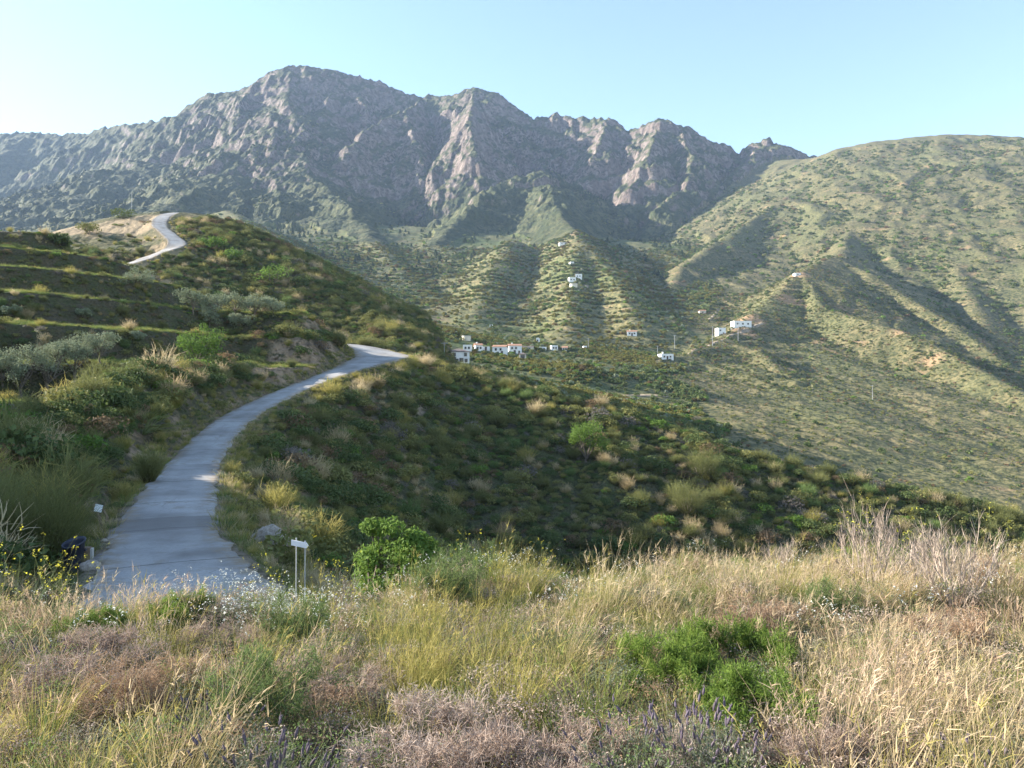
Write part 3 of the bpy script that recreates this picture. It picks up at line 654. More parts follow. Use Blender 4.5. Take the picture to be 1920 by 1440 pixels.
def clump(seed, mat, n, rad, leaf, lobes=7, asp=0.55, flat=0.75, name='bush'):
    """bush of leaves spread over uneven lobes; base at z = 0"""
    g = G(seed); r = g.r; cs = []; os_ = []; hs = []
    lc = sph(r, lobes) * np.array([0.55, 0.55, 0.40]) * rad; lc[:, 2] = np.abs(lc[:, 2]) + 0.25 * rad * flat; lr = rad * (0.35 + 0.3 * r.rand(lobes))
    k = r.randint(0, lobes, n); d = sph(r, n); d[:, 2] = np.where(d[:, 2] < -0.3, -d[:, 2], d[:, 2])
    rr = lr[k] * (0.55 + 0.5 * r.rand(n) ** 0.5)
    c = lc[k] + d * rr[:, None] * np.array([1, 1, flat]); c[:, 2] = np.maximum(c[:, 2], 0.0)
    g.leaves(c, d, leaf * rad, asp, 0.7, np.clip(c[:, 2] / rad, 0, 1))
    return g.mesh(name, mat)
def spray(seed, mat, n, h, rad, w, lean=0.5, bend=0.35, grav=0.1, side=3, name='broom'):
    """bush of thin upright shoots"""
    g = G(seed); r = g.r; a = r.rand(n) * 2 * math.pi; q = np.sqrt(r.rand(n)); p0 = np.stack([np.cos(a) * q * rad * 0.3, np.sin(a) * q * rad * 0.3, h * 0.25 * r.rand(n) ** 2], 1)
    d = unit(np.stack([np.cos(a) * q * lean, np.sin(a) * q * lean, 0.8 + 0.3 * r.rand(n)], 1) + r.normal(0, 0.15, (n, 3)))
    ln = h * (0.6 + 0.5 * r.rand(n)) * (1.0 - 0.25 * q); g.ribbons(p0, d, ln, w, bend, 3, grav)
    for _ in range(side):
        t = 0.35 + 0.6 * r.rand(n); g.ribbons(p0 + d * (ln * t)[:, None], unit(d + r.normal(0, 0.45, (n, 3))), ln * 0.3 * (0.5 + r.rand(n)), w * 0.7, bend, 2, grav, (0.5, 1))
    return g.mesh(name, mat)
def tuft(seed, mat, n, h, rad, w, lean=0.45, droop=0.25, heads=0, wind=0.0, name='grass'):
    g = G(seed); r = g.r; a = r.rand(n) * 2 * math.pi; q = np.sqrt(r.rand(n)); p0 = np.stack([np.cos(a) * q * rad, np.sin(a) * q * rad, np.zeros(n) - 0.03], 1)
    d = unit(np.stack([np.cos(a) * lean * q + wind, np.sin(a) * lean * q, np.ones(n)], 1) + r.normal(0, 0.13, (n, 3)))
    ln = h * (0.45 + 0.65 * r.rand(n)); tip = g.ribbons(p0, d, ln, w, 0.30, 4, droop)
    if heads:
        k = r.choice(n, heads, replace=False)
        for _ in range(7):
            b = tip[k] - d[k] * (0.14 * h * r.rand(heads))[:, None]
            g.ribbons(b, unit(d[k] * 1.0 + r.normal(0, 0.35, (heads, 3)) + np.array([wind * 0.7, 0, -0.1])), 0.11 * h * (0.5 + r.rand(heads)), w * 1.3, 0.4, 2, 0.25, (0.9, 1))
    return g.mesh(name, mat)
def branching(g, stems, h, rad, w, levels=3, kids=3, spread=0.55, up=0.25, tops=None):
    """grey forked twigs; returns twig tips and directions"""
    r = g.r; a = r.rand(stems) * 2 * math.pi; q = np.sqrt(r.rand(stems))
    p = np.stack([np.cos(a) * q * rad * 0.25, np.sin(a) * q * rad * 0.25, np.zeros(stems) - 0.03], 1)
    d = unit(np.stack([np.cos(a) * q * rad / h, np.sin(a) * q * rad / h, np.ones(stems) * 0.9], 1)); ln = np.full(stems, h * 0.42) * (0.7 + 0.5 * r.rand(stems)); ww = w
    for lv in range(levels + 1):
        tip = g.ribbons(p, d, ln, ww, 0.35, 2, 0.0, (lv / (levels + 1), (lv + 1) / (levels + 1)))
        if lv == levels: return tip, d
        m = len(p); t = 0.45 + 0.55 * r.rand(m * kids); i = np.repeat(np.arange(m), kids)
        p = p[i] + d[i] * (ln[i] * t)[:, None]; d = unit(d[i] + r.normal(0, spread, (m * kids, 3)) + np.array([0, 0, up])); ln = ln[i] * (0.45 + 0.35 * r.rand(m * kids)); ww = ww * 0.62

# ---- stuff: many small plants spread over the ground with geometry nodes
def scatter(name, protos, x, y, z, rot, scl, pick, label, cat, tilt=None):
    pc = bpy.data.collections.new(name + '_kinds')
    for i, me in enumerate(protos):
        o = bpy.data.objects.new('%s_%02d' % (name, i), me); pc.objects.link(o)
    n = len(x); me = bpy.data.meshes.new(name); me.vertices.add(n)
    me.vertices.foreach_set('co', np.stack([x, y, z], 1).astype(np.float32).ravel())
    rv = np.zeros((n, 3), np.float32); rv[:, 2] = rot
    if tilt is not None: rv[:, :2] = tilt
    at = me.attributes.new('rot', 'FLOAT_VECTOR', 'POINT'); at.data.foreach_set('vector', rv.ravel())
    at = me.attributes.new('scl', 'FLOAT', 'POINT'); at.data.foreach_set('value', np.asarray(scl, np.float32))
    at = me.attributes.new('pick', 'INT', 'POINT'); at.data.foreach_set('value', np.asarray(pick, np.int32))
    o = link(name, me); tag(o, label, cat, kind='stuff')
    nt = bpy.data.node_groups.new(name, 'GeometryNodeTree')
    nt.interface.new_socket('Geometry', in_out='INPUT', socket_type='NodeSocketGeometry'); nt.interface.new_socket('Geometry', in_out='OUTPUT', socket_type='NodeSocketGeometry')
    gi = nt.nodes.new('NodeGroupInput'); go = nt.nodes.new('NodeGroupOutput'); ip = nt.nodes.new('GeometryNodeInstanceOnPoints')
    ci = nt.nodes.new('GeometryNodeCollectionInfo'); ci.inputs['Collection'].default_value = pc; ci.inputs['Separate Children'].default_value = True; ci.inputs['Reset Children'].default_value = True
    def at_(nm, ty):
        q = nt.nodes.new('GeometryNodeInputNamedAttribute'); q.data_type = ty; q.inputs['Name'].default_value = nm; return q.outputs['Attribute']
    nt.links.new(gi.outputs[0], ip.inputs['Points']); nt.links.new(ci.outputs[0], ip.inputs['Instance']); ip.inputs['Pick Instance'].default_value = True
    nt.links.new(at_('pick', 'INT'), ip.inputs['Instance Index'])
    e2r = nt.nodes.new('FunctionNodeEulerToRotation'); nt.links.new(at_('rot', 'FLOAT_VECTOR'), e2r.inputs[0]); nt.links.new(e2r.outputs[0], ip.inputs['Rotation'])
    nt.links.new(at_('scl', 'FLOAT'), ip.inputs['Scale']); nt.links.new(ip.outputs[0], go.inputs[0])
    md = o.modifiers.new('spread', 'NODES'); md.node_group = nt
    return o

RS = np.random.RandomState(4)
def polar_points(n, r0, r1, a0, a1):
    a = np.radians(RS.uniform(a0, a1, n)); r = np.sqrt(RS.uniform(r0 * r0, r1 * r1, n)); return np.sin(a) * r, np.cos(a) * r
def in_view(x, y, z, m=40):
    px, py = proj(x, y, z); return (px > -m) & (px < 1920 + m) & (py > -m) & (py < 1440 + m) & (y > 0)

# ------------------------------------------------------------------ scrub on the near slopes (20 to 300 m)
scrub_mesh = []
scrub_kind = []
for i, (mk, nn, lf) in enumerate([('dark', 420, 0.085), ('dark', 420, 0.075), ('olive', 420, 0.075), ('olive', 380, 0.085), ('green', 420, 0.075), ('brown', 380, 0.07), ('grey', 360, 0.07)]):
    scrub_mesh.append(clump(100 + i, L[mk], nn, 1.0, lf, 8)); scrub_kind.append(mk)
for i, (mk, nn) in enumerate([('broom', 260), ('broom', 300), ('fine', 260), ('straw', 160), ('gold', 170)]):
    scrub_mesh.append(spray(120 + i, L[mk], nn, 1.15, 0.9, 0.030, 0.75)); scrub_kind.append(mk)
NK = len(scrub_mesh)
def pick_kinds(x, y, w):
    """kinds in drifts: weights shifted by slow noise"""
    w = np.array(w, float); sc = np.stack([np.log(w[i] + 1e-6) + 1.6 * perlin(x / 11.0, y / 11.0, 200 + 3 * i) + RS.gumbel(size=len(x)) * 0.8 for i in range(len(w))], 1)
    return np.argmax(sc, 1)
SCRUB_LABEL = {'dark': ('dark green scrub bush', 'dark_bush'), 'olive': ('yellow green scrub bush', 'scrub_bush'), 'green': ('fresh green bush', 'green_bush'), 'brown': ('dry rust brown bush', 'dry_bush'),
               'grey': ('pale grey dry bush', 'grey_bush'), 'broom': ('olive broom bush', 'broom_bush'), 'fine': ('fine stemmed green bush', 'fine_bush'), 'straw': ('straw coloured grass clump', 'grass_clump'),
               'gold': ('golden green grass clump', 'grass_clump')}
def near_scrub():
    x, y = polar_points(105000, 20, 275, -44, 44)
    z, lab, rd, nz, bare = gs(x, y, ['H', 'L', 'RD', 'N', 'B'])
    ok = (rd > 0.7) & ((lab == SLOPE) | (lab == TERR) | (lab == HILL2) | (lab == VALLEY)) & in_view(x, y, z, 60)
    ok &= ~((bare > 0.45) & (RS.rand(len(x)) < 0.9))
    flat = (lab == TERR) & (nz > 0.93) & (rd > 9); ok &= ~(flat & (RS.rand(len(x)) < 0.93))
    pxx, pyy = proj(x, y, z); ok &= ~((lab == HILL2) & (pxx > 90) & (pxx < 335) & (pyy > 424) & (pyy < 474) & (RS.rand(len(x)) < 0.92))
    # keep fewer where the ground is far
    r = np.hypot(x, y); ok &= RS.rand(len(x)) < np.where(r < 120, 1.0, 0.75)
    x, y, z, lab, rd, nz = [q[ok] for q in (x, y, z, lab, rd, nz)]
    k = pick_kinds(x, y, [3.2, 3.2, 4.2, 4, 1.6, 1.7, 1.5, 2.5, 2.5, 1.2, 2.0, 1.6])
    bank = (lab == TERR) & (rd < 11); k = np.where(bank & (RS.rand(len(x)) < 0.5), RS.choice([0, 1, 0, 1, 5, 4, 7], len(x)), k)
    top = (rd < 2.2) | ((rd < 3.5) & (lab == SLOPE)); k = np.where(top & (RS.rand(len(x)) < 0.7), RS.choice([10, 11, 11, 2], len(x)), k)
    s = 0.26 + 0.42 * RS.rand(len(x)) + 1.2 * RS.rand(len(x)) ** 8 + 0.35 * np.clip(perlin(x / 9, y / 9, 77), 0, 1); s *= np.where(rd < 2.0, 0.45, 1.0) * np.where(lab == HILL2, 1.25, 1.0) * np.where(lab == TERR, np.where(rd < 11, 1.15, 0.72), 1.0)
    rot = RS.rand(len(x)) * 6.28
    px, py = proj(x, y, z); size = s * FPX / np.hypot(x, y)
    cand = np.argsort(-size * in_view(x, y, z, 0))[:2500]; vis = np.zeros(len(x), bool)
    vx, vy, vz, vok = rays(px[cand], py[cand] - size[cand] * 0.9)             # seen over what stands before it
    vis[cand] = (~vok) | (vy > 0.75 * y[cand])
    order = np.argsort(-size * vis * in_view(x, y, z, 0)); big = np.zeros(len(x), bool); big[order[:300]] = True
    m = ~big
    scatter('scrub_cover', scrub_mesh, x[m], y[m], z[m] - 0.05, rot[m], s[m], k[m], 'dense low scrub and weeds covering the slopes beside the road', 'scrub')
    def spot(i):
        q, w = px[i], py[i]; sz = 'very large ' if s[i] > 1.5 else 'large ' if s[i] > 1.15 else ('small ' if s[i] < 0.6 else '')
        if lab[i] == HILL2: w_ = 'on the dark hill ' + ('near its skyline' if w < 500 else 'low above the road bend')
        elif lab[i] == TERR: w_ = ('on the bank above the road' if rd[i] < 5 else 'on the terraces') + (' at the left edge' if q < 150 else ' by the olive trees' if q < 330 and w > 620 else ' by the green tree' if q < 460 else ' near the road bend')
        elif rd[i] < 3: w_ = 'along the right road edge ' + ('by the boulder' if w > 930 else 'at the first curve' if w > 780 else 'near the bend')
        else:
            col = 'below the road' if q < 650 else 'in the middle' if q < 1000 else 'around the round green tree' if q < 1200 else 'towards the right end' if q < 1500 else 'at the right picture edge'
            row = 'high on the shaded slope ' if w < 780 + max(0, q - 700) * .2 else 'midway on the shaded slope ' if w < 900 else 'low on the shaded slope '; w_ = row + col
        return sz, w_
    where = {SLOPE: 'on the shaded slope right of the road', TERR: 'on the terraced bank left of the road', HILL2: 'on the dark hill below the upper road', VALLEY: 'on the shaded slope right of the road'}
    for i in np.nonzero(big)[0]:
        lb, nm = SCRUB_LABEL[scrub_kind[k[i]]]; w = where[int(lab[i])]
        sz, w = spot(i); lb = sz + lb
        o = link(nm, scrub_mesh[k[i]], None, (x[i], y[i], z[i] - 0.05), rot[i], float(s[i]))
        tag(o, lb + ' ' + w, 'bush' if 'grass' not in nm else 'grass', SCRUB_LABEL[scrub_kind[k[i]]][1].replace('_', ' ').replace('bush', 'bushe') + 's ' + where[int(lab[i])])
near_scrub()
print('near scrub', round(time.time() - T0, 1))

# ------------------------------------------------------------------ bushes, orchards and pines on the far slopes
far_mesh = []; far_kind = []
for i, (mk, nn, lf, fl) in enumerate([('dark', 110, 0.20, 0.8), ('dark', 110, 0.18, 0.9), ('olive', 100, 0.18, 0.7), ('green', 110, 0.18, 0.85), ('brown', 100, 0.18, 0.7), ('yellow', 110, 0.19, 0.8), ('yellow', 110, 0.17, 0.9), ('orange', 110, 0.19, 0.8), ('silver', 100, 0.18, 0.9)]):
    far_mesh.append(clump(200 + i, L[mk], nn, 1.0, lf, 7, 0.7, fl)); far_kind.append(mk)
def pine_mesh(seed):
    g = G(seed); r = g.r; g.tube([(0, 0, -0.1), (0, 0, 0.5), (0.02, 0, 1.0)], [0.05, 0.035, 0.01], 4)
    n = 130; t = r.rand(n) ** 0.8; a = r.rand(n) * 6.28; q = (0.42 * (1 - t) + 0.05) * (0.5 + 0.5 * r.rand(n)); c = np.stack([np.cos(a) * q, np.sin(a) * q, 0.18 + 0.82 * t], 1)
    g.leaves(c, np.stack([np.cos(a), np.sin(a), np.full(n, 0.6)], 1), 0.11, 0.6, 0.5); return g.mesh('pine', L['pine'])
for i in range(2): far_mesh.append(pine_mesh(230 + i)); far_kind.append('pine')

def concave(x, y, e):
    return (gs(x + e, y) + gs(x - e, y) + gs(x, y + e) + gs(x, y - e)) / 4 - gs(x, y)
def seen(x, y, z, h):
    px, py = proj(x, y, z + h); vx, vy, vz, ok = rays(px, py); return (~ok) | (vy > y * 0.96)
def spread_far(name, mode, n, r0, r1, a0, a1, labs, label, cat, things=0, tl=None, group=None, tname=None):
    x, y = polar_points(n, r0, r1, a0, a1); z, lab, nz, dc, rd = gs(x, y, ['H', 'L', 'N', 'DC', 'RD']); r = np.hypot(x, y)
    ok = np.isin(lab, labs) & in_view(x, y, z, 60) & (rd > 3); cv = concave(x, y, np.where(r > 700, 22.0, 9.0)); u = RS.rand(len(x))
    nb = fbm(x / 130, y / 130, 3, 301)
    if mode == 'hill':
        p = 0.10 + 0.75 * sstep(0.3, 1.8, cv) + 0.55 * sstep(0.12, 0.35, nb); ok &= u < p
        k = RS.choice([0, 0, 1, 1, 2, 3, 4], len(x), p=[.2, .2, .18, .18, .1, .1, .04]); s = (0.7 + 1.9 * RS.rand(len(x)) ** 2.5) * np.clip(r / 600, 0.75, 1.9)
    elif mode == 'low':
        ok &= u < 0.35 + 0.5 * sstep(-0.2, 0.3, nb); k = RS.choice([0, 1, 2, 2, 2, 4], len(x)); s = 0.35 + 0.7 * RS.rand(len(x)) ** 2; s *= np.clip(r / 420, 0.8, 1.5)
    elif mode == 'orchard':
        fr = z / 6.5 - np.floor(z / 6.5); row = (fr < 0.35); g2 = fbm(x / 60, y / 60, 3, 333); ok &= (u < 0.10 + 0.9 * sstep(-0.12, 0.12, g2)) & (row | (u < 0.12) | (lab == VALLEY))
        nk = fbm(x / 70, y / 70, 2, 311) + 0.3 * RS.randn(len(x)); k = np.where(nk > 0.12, RS.choice([5, 6, 6, 7], len(x), p=[.4, .25, .2, .15]), np.where(nk > -0.25, RS.choice([0, 2, 3, 8], len(x), p=[.3, .35, .2, .15]), RS.choice([0, 1, 7], len(x), p=[.5, .4, .1])))
        s = (1.3 + 1.3 * RS.rand(len(x))) * np.clip(r / 600, 0.85, 1.25)
    else:
        ok &= (dc > 110) & ((lab == MOUNT) | (RS.rand(len(x)) < 0.3)) & (u < 0.22 + 0.75 * sstep(-0.05, 0.3, nb) * sstep(700, 420, z) + 0.25 * sstep(3, 14, cv)); k = RS.choice([9, 10, 0, 2], len(x), p=[.25, .2, .3, .25]); s = np.where(k > 8, 5.0 + 5.0 * RS.rand(len(x)), 2.0 + 2.0 * RS.rand(len(x)))
    x, y, z, k, s, r, lab = [q[ok] for q in (x, y, z, k, s, r, lab)]; rot = RS.rand(len(x)) * 6.28
    big = np.zeros(len(x), bool)
    if things:
        sc = s / r * in_view(x, y, z, 0); c = np.argsort(-sc)[:2500]; sc[c] *= 1 + 10 * seen(x[c], y[c], z[c], s[c] * 0.8); big[np.argsort(-sc)[:things]] = True
    m = ~big; scatter(name, far_mesh, x[m], y[m], z[m] - 0.12 * s[m], rot[m], s[m], k[m], label, cat)
    for i in np.nonzero(big)[0]:
        q = far_kind[k[i]]; lb = tl[q] if isinstance(tl, dict) else tl; px, py = proj(x[i], y[i], z[i])
        w = group(px, py, s[i])
        o = link(tname, far_mesh[k[i]], None, (x[i], y[i], z[i] - 0.12 * s[i]), rot[i], float(s[i])); tag(o, ('very large ' if s[i] > 3.4 else 'large ' if s[i] > 2.6 else 'small ' if s[i] < 1.9 else '') + lb + ' ' + w, {'bushes': 'bush', 'trees': 'tree'}[cat], tname.replace('_', ' ').replace('bush', 'bushe') + 's ' + w)
BL = {'dark': 'round dark green bush', 'olive': 'olive green bush', 'green': 'fresh green bush', 'brown': 'brown dry bush', 'yellow': 'yellow green orchard tree', 'orange': 'rusty leaved orchard tree', 'silver': 'silvery olive tree', 'pine': 'dark pine'}
def hill_where(px, py, s):
    if py > 760 and px < 1500: return 'low on the dry spur, left of its shaded gully'
    if py > 760 and px < 1700: return 'low on the dry spur by its shaded gully'
    if py > 700: return 'on the green valley side at the right edge'
    if px < 1450: return 'beside the white houses on the spur, ' + ('above' if py < 610 else 'below') + ' them'
    row = 'high up' if py < 450 else 'half way up' if py < 560 else 'low'; colm = 'left part' if px < 1620 else 'middle' if px < 1780 else 'right edge'
    return row + ' on the dry right hill, ' + colm
def orch_where(px, py, s):
    if px < 780: return 'on the slope far left of the village'
    if px < 900: return 'on the slope just left of the village'
    if py > 700: return 'beyond the near slope, ' + ('left of the round tree' if px < 1060 else 'above the round tree' if px < 1160 else 'right of the round tree')
    if px > 1130 and py > 660: return 'in the valley below the lone white house'
    if py > 680: return 'in the valley below ' + ('the porch house' if px < 1010 else 'the row of white houses')
    return 'among the houses right of the village'
spread_far('hill_bushes', 'hill', 34000, 200, 1900, 5, 42, [SCRUB], 'dark bushes dotted over the dry hill and its gullies', 'bushes', 160, BL, hill_where, 'hill_bush')
spread_far('low_hill_scrub', 'low', 46000, 180, 900, 0, 42, [SCRUB], 'low dry scrub speckling the right hill and spurs', 'scrub')
spread_far('orchard_trees', 'orchard', 60000, 180, 1200, -24, 20, [VALLEY, FOOT], 'small orchard trees in rows on the far terraces', 'trees', 200, BL, orch_where, 'orchard_tree')
spread_far('valley_orchard', 'orchard', 15000, 190, 600, -12, 22, [VALLEY], 'dense yellow green and rusty orchard trees around the village', 'trees')
spread_far('valley_bushes', 'hill', 9000, 180, 1300, -30, 42, [VALLEY, FOOT], 'dark bushes in the valley and on the foothills', 'bushes')
spread_far('mountain_pines', 'pine', 40000, 850, 2500, -38, 30, [MOUNT, VALLEY, FOOT], 'scattered dark pines and scrub on the mountain side', 'trees')
print('far plants', round(time.time() - T0, 1))

# ------------------------------------------------------------------ houses
M['lime'] = mat_plain('whitewash', (0.78, 0.77, 0.74), 0.85, 0.06, 0.6)
M['cream'] = mat_plain('cream_render', (0.60, 0.54, 0.44), 0.85, 0.08, 0.6)
M['tile'] = mat_plain('clay_roof_tiles', (0.36, 0.20, 0.13), 0.85, 0.25, 1.5)
M['brownroof'] = mat_plain('brown_roof', (0.17, 0.135, 0.12), 0.85, 0.2, 1.5)
M['concrete'] = mat_plain('grey_concrete', (0.42, 0.40, 0.37), 0.9, 0.12, 0.8)
M['glass'] = mat_plain('window_glass', (0.03, 0.035, 0.045), 0.15, 0.1, 1.0, 0.5)
M['shutter'] = mat_plain('dark_frames', (0.10, 0.075, 0.06), 0.7, 0.1, 2.0)
M['metal'] = mat_plain('grey_metal', (0.35, 0.35, 0.35), 0.5, 0.1, 2.0, 0.4)
M['wood'] = mat_plain('weathered_wood', (0.20, 0.145, 0.10), 0.9, 0.3, 8.0)
BOXF = np.array([(0, 3, 2, 1), (4, 5, 6, 7), (0, 1, 5, 4), (1, 2, 6, 5), (2, 3, 7, 6), (3, 0, 4, 7)])
def boxv(x0, x1, y0, y1, z0, z1): return np.array([(x0, y0, z0), (x1, y0, z0), (x1, y1, z0), (x0, y1, z0), (x0, y0, z1), (x1, y0, z1), (x1, y1, z1), (x0, y1, z1)], float)
def boxes(name, bl, mat, parent=None):
    v = np.concatenate([boxv(*b) for b in bl]); f = np.concatenate([BOXF + 8 * i for i in range(len(bl))])
    return link(name, mesh_np(name, v, f, [mat]), parent)
def roof(name, x0, x1, y0, y1, z, rise, kind, mat, parent, ov=0.3):
    x0 -= ov; x1 += ov; y0 -= ov; y1 += ov; t = 0.15
    if kind == 'flat':
        o = boxes(name, [(x0 + ov, x1 - ov, y0 + ov, y1 - ov, z + 0.003, z + 0.1)], mat, parent)
        boxes('parapet', [(x0 + ov - .02, x1 - ov + .02, y0 + ov - .02, y0 + ov + .2, z, z + .45), (x0 + ov - .02, x1 - ov + .02, y1 - ov - .2, y1 - ov + .02, z, z + .45),
                          (x0 + ov - .022, x0 + ov + .2, y0 + ov + .203, y1 - ov - .203, z, z + .45), (x1 - ov - .2, x1 - ov + .022, y0 + ov + .203, y1 - ov - .203, z, z + .45)], M['lime'], o)
        return o
    ym = (y0 + y1) / 2; hp = min((y1 - y0) / 2, (x1 - x0) / 2 - 0.2) if kind == 'hip' else 0.0
    if kind == 'mono': v = [(x0, y0, z), (x1, y0, z), (x1, y1, z + rise), (x0, y1, z + rise)]; f = [(0, 1, 2, 3)]
    else: v = [(x0, y0, z), (x1, y0, z), (x1, ym, z + rise), (x0, ym, z + rise), (x1, y1, z), (x0, y1, z)]; v[2] = (x1 - hp, ym, z + rise); v[3] = (x0 + hp, ym, z + rise); f = [(0, 1, 2, 3), (3, 2, 4, 5), (0, 3, 5), (1, 4, 2)]
    n = len(v); v2 = [(a, b, c - t) for a, b, c in v]
    top = [tuple(q) for q in f]; bot = [tuple(n + i for i in q[::-1]) for q in f]
    rim = [0, 1, 4, 5] if n == 6 else [0, 1, 2, 3]; side = [(rim[(i + 1) % 4], rim[i], n + rim[i], n + rim[(i + 1) % 4]) for i in range(4)]
    fs = top + bot + side; return link(name, mesh_np(name, v + v2, [np.array([q for q in fs if len(q) == 4])] + ([np.array([q for q in fs if len(q) == 3])] if any(len(q) == 3 for q in fs) else []), [mat]), parent)
def opening(parent, name, cx, yf, cz, w, h, mat=None):
    """frame standing 6 cm proud of the wall, pane set back inside it"""
    o = boxes(name, [(cx - w / 2 - .12, cx - w / 2, yf - .08, yf + .02, cz - h / 2 - .1, cz + h / 2 + .1), (cx + w / 2, cx + w / 2 + .12, yf - .08, yf + .02, cz - h / 2 - .1, cz + h / 2 + .1),
                     (cx - w / 2, cx + w / 2, yf - .08, yf + .02, cz + h / 2, cz + h / 2 + .1), (cx - w / 2, cx + w / 2, yf - .08, yf + .02, cz - h / 2 - .1, cz - h / 2)], M['shutter'], parent)
    boxes('pane' if name == 'window' else 'leaf', [(cx - w / 2, cx + w / 2, yf - .03, yf - .01, cz - h / 2, cz + h / 2)], mat or M['glass'], o); return o
def house(nm, label, px, py, wp, hp, depth=7.0, rz=0.0, rf='gable', rmat='tile', wins=(), doors=(), mat='lime', rise=1.2, extra=None, cat='house', group='white village houses', D=None):
    x, y, z = ray(px, py) if D is None else P(px, py, D)
    w = wp * y / FPX; h = max(hp * y / FPX, 2.0)
    root = link(nm, None, None, (x, y + depth / 2, z - 0.25), rz); tag(root, label, cat, group)
    boxes('wall', [(-w / 2, w / 2, -depth / 2, depth / 2, -3.5, h)], M[mat], root)
    roof('roof', -w / 2, w / 2, -depth / 2, depth / 2, h, rise, rf, M[rmat], root)
    for (u, v, sw, sh) in wins: opening(root, 'window', (u - 0.5) * w, -depth / 2, v * h, sw, sh)
    for (u, sw, sh) in doors: opening(root, 'door', (u - 0.5) * w, -depth / 2, 0.35 + sh / 2, sw, sh, M['shutter'])
    if extra: extra(root, w, h, depth)
    return root, (x, y, z, w, h)
def wing(root, w, h, d):
    q = boxes('wing', [(-w * 1.15, -w / 2 - .003, -d / 2 - 0.6, d / 2 - 1.0, -3.5, h * 0.5)], M['lime'], root)
    roof('roof', -w * 1.15, -w / 2 - .003, -d / 2 - 0.6, d / 2 - 1.0, h * 0.5, 1.0, 'mono', M['brownroof'], q, 0.15)
    boxes('chimney', [(-w * 0.72, -w * 0.66, 0, 0.7, h * 0.5, h * 0.86)], M['lime'], root)
def chim(root, w, h, d): boxes('chimney', [(-w * .25, -w * .25 + .8, 0.2, 1.0, h, h + 1.9)], M['lime'], root)
house('house', 'two storey white house with brown hipped roof nearest the road bend', 859, 683, 40, 25, 9, 0.05, 'hip', 'brownroof',
      [(.3, .78, 1.0, 1.3), (.82, .78, 1.0, 1.3), (.12, .33, .9, 1.2), (.42, .33, 1.2, 1.3), (.63, .36, 1.5, 1.6), (.85, .33, 1.0, 1.3)], [(.27, 1.0, 2.1)], extra=wing, rise=1.6, D=315)
house('house', 'white flat roofed house just behind the nearest hipped house', 876, 658, 16, 11, 7, 0, 'flat', 'concrete', [(.3, .6, .9, 1.1), (.7, .6, .9, 1.1)])
house('house', 'white house with stepped gable and chimney left of the gap', 896, 658, 14, 12, 7, 0.2, 'gable', 'tile', [(.3, .55, .9, 1.1), (.7, .55, .9, 1.1)], extra=chim)
house('outbuilding', 'low white outbuilding right of the stepped gable house', 911, 657, 14, 6, 5, 0, 'flat', 'concrete', (), [(.5, 1, 1.9)])
house('house', 'white house with pinkish tiled roof left in the middle row', 938, 666, 26, 17, 8, -0.15, 'gable', 'tile', [(.25, .7, .9, 1.2), (.6, .7, .9, 1.2), (.4, .3, .9, 1.2)], [(.7, 1.0, 2.1)])
house('house', 'white house with terracotta roof in the centre of the village', 965, 664, 24, 17, 8, 0.1, 'gable', 'tile', [(.25, .72, .9, 1.2), (.55, .72, .9, 1.2), (.8, .3, .9, 1.2)], [(.45, 1.0, 2.1)], extra=chim)
house('outbuilding', 'long low grey outbuilding right of the terracotta roofed house', 988, 656, 25, 7, 6, 0, 'mono', 'brownroof', [(.3, .5, .8, .8), (.7, .5, .8, .8)], (), 'cream', 0.8)
house('house', 'small pale house with a dark porch below the village centre', 980, 677, 13, 14, 5, 0, 'hip', 'brownroof', [(.5, .72, 2.0, 1.4)], [(.55, 1.2, 2.0)], 'cream', 1.0)
for px, py, w, h, lb, rf in [(1018, 657, 14, 6, 'long low white house right of the small porch house', 'flat'), (1039, 657, 12, 9, 'square white house in the row right of the village', 'flat'), (1060, 658, 10, 7, 'small white house with tiled roof at the row end', 'gable'),
                              (1097, 656, 6, 7, 'narrow white shed beside the tall pole', 'flat'), (1009, 643, 5, 9, 'narrow white tower house above the row', 'flat')]:
    house('house', lb, px, py, w, h, 6, RS.uniform(-.2, .2), rf, 'tile' if rf == 'gable' else 'concrete', [(.3, .6, .8, .9), (.7, .6, .8, .9)] if w > 8 else [(.5, .6, .8, .9)])
house('house', 'lone white farmhouse with terracotta roof on the green terraces', 1186, 630, 18, 9, 7, -.1, 'gable', 'tile', [(.25, .6, .9, 1), (.75, .6, .9, 1)], [(.5, 1, 2)], extra=chim, group='scattered white farmhouses')
house('house', 'lone white house on the lower end of the right spur', 1250, 674, 24, 10, 7, .15, 'flat', 'concrete', [(.25, .6, 1, 1), (.75, .6, 1, 1)], [(.5, 1, 2)], extra=chim, group='scattered white farmhouses')
house('house', 'small house with red tiled roof deep in the valley', 1318, 588, 12, 6, 7, 0, 'gable', 'tile', [(.5, .5, 1, 1)], (), 'cream', group='scattered white farmhouses')
house('house', 'long white house on the cut platform of the right spur', 1392, 613, 34, 11, 8, .1, 'flat', 'concrete', [(.2, .6, 1.2, 1.2), (.5, .6, 1.2, 1.2), (.8, .6, 1.2, 1.2)], (), group='scattered white farmhouses')
house('house', 'tall white house left of the platform house on the spur', 1353, 628, 15, 13, 7, .1, 'flat', 'concrete', [(.3, .7, 1, 1), (.7, .3, 1, 1)], (), group='scattered white farmhouses')
house('house', 'white hut on top of the right spur crest', 1496, 517, 11, 5, 6, 0, 'flat', 'concrete', [(.5, .6, 1, 1)], (), group='scattered white farmhouses')
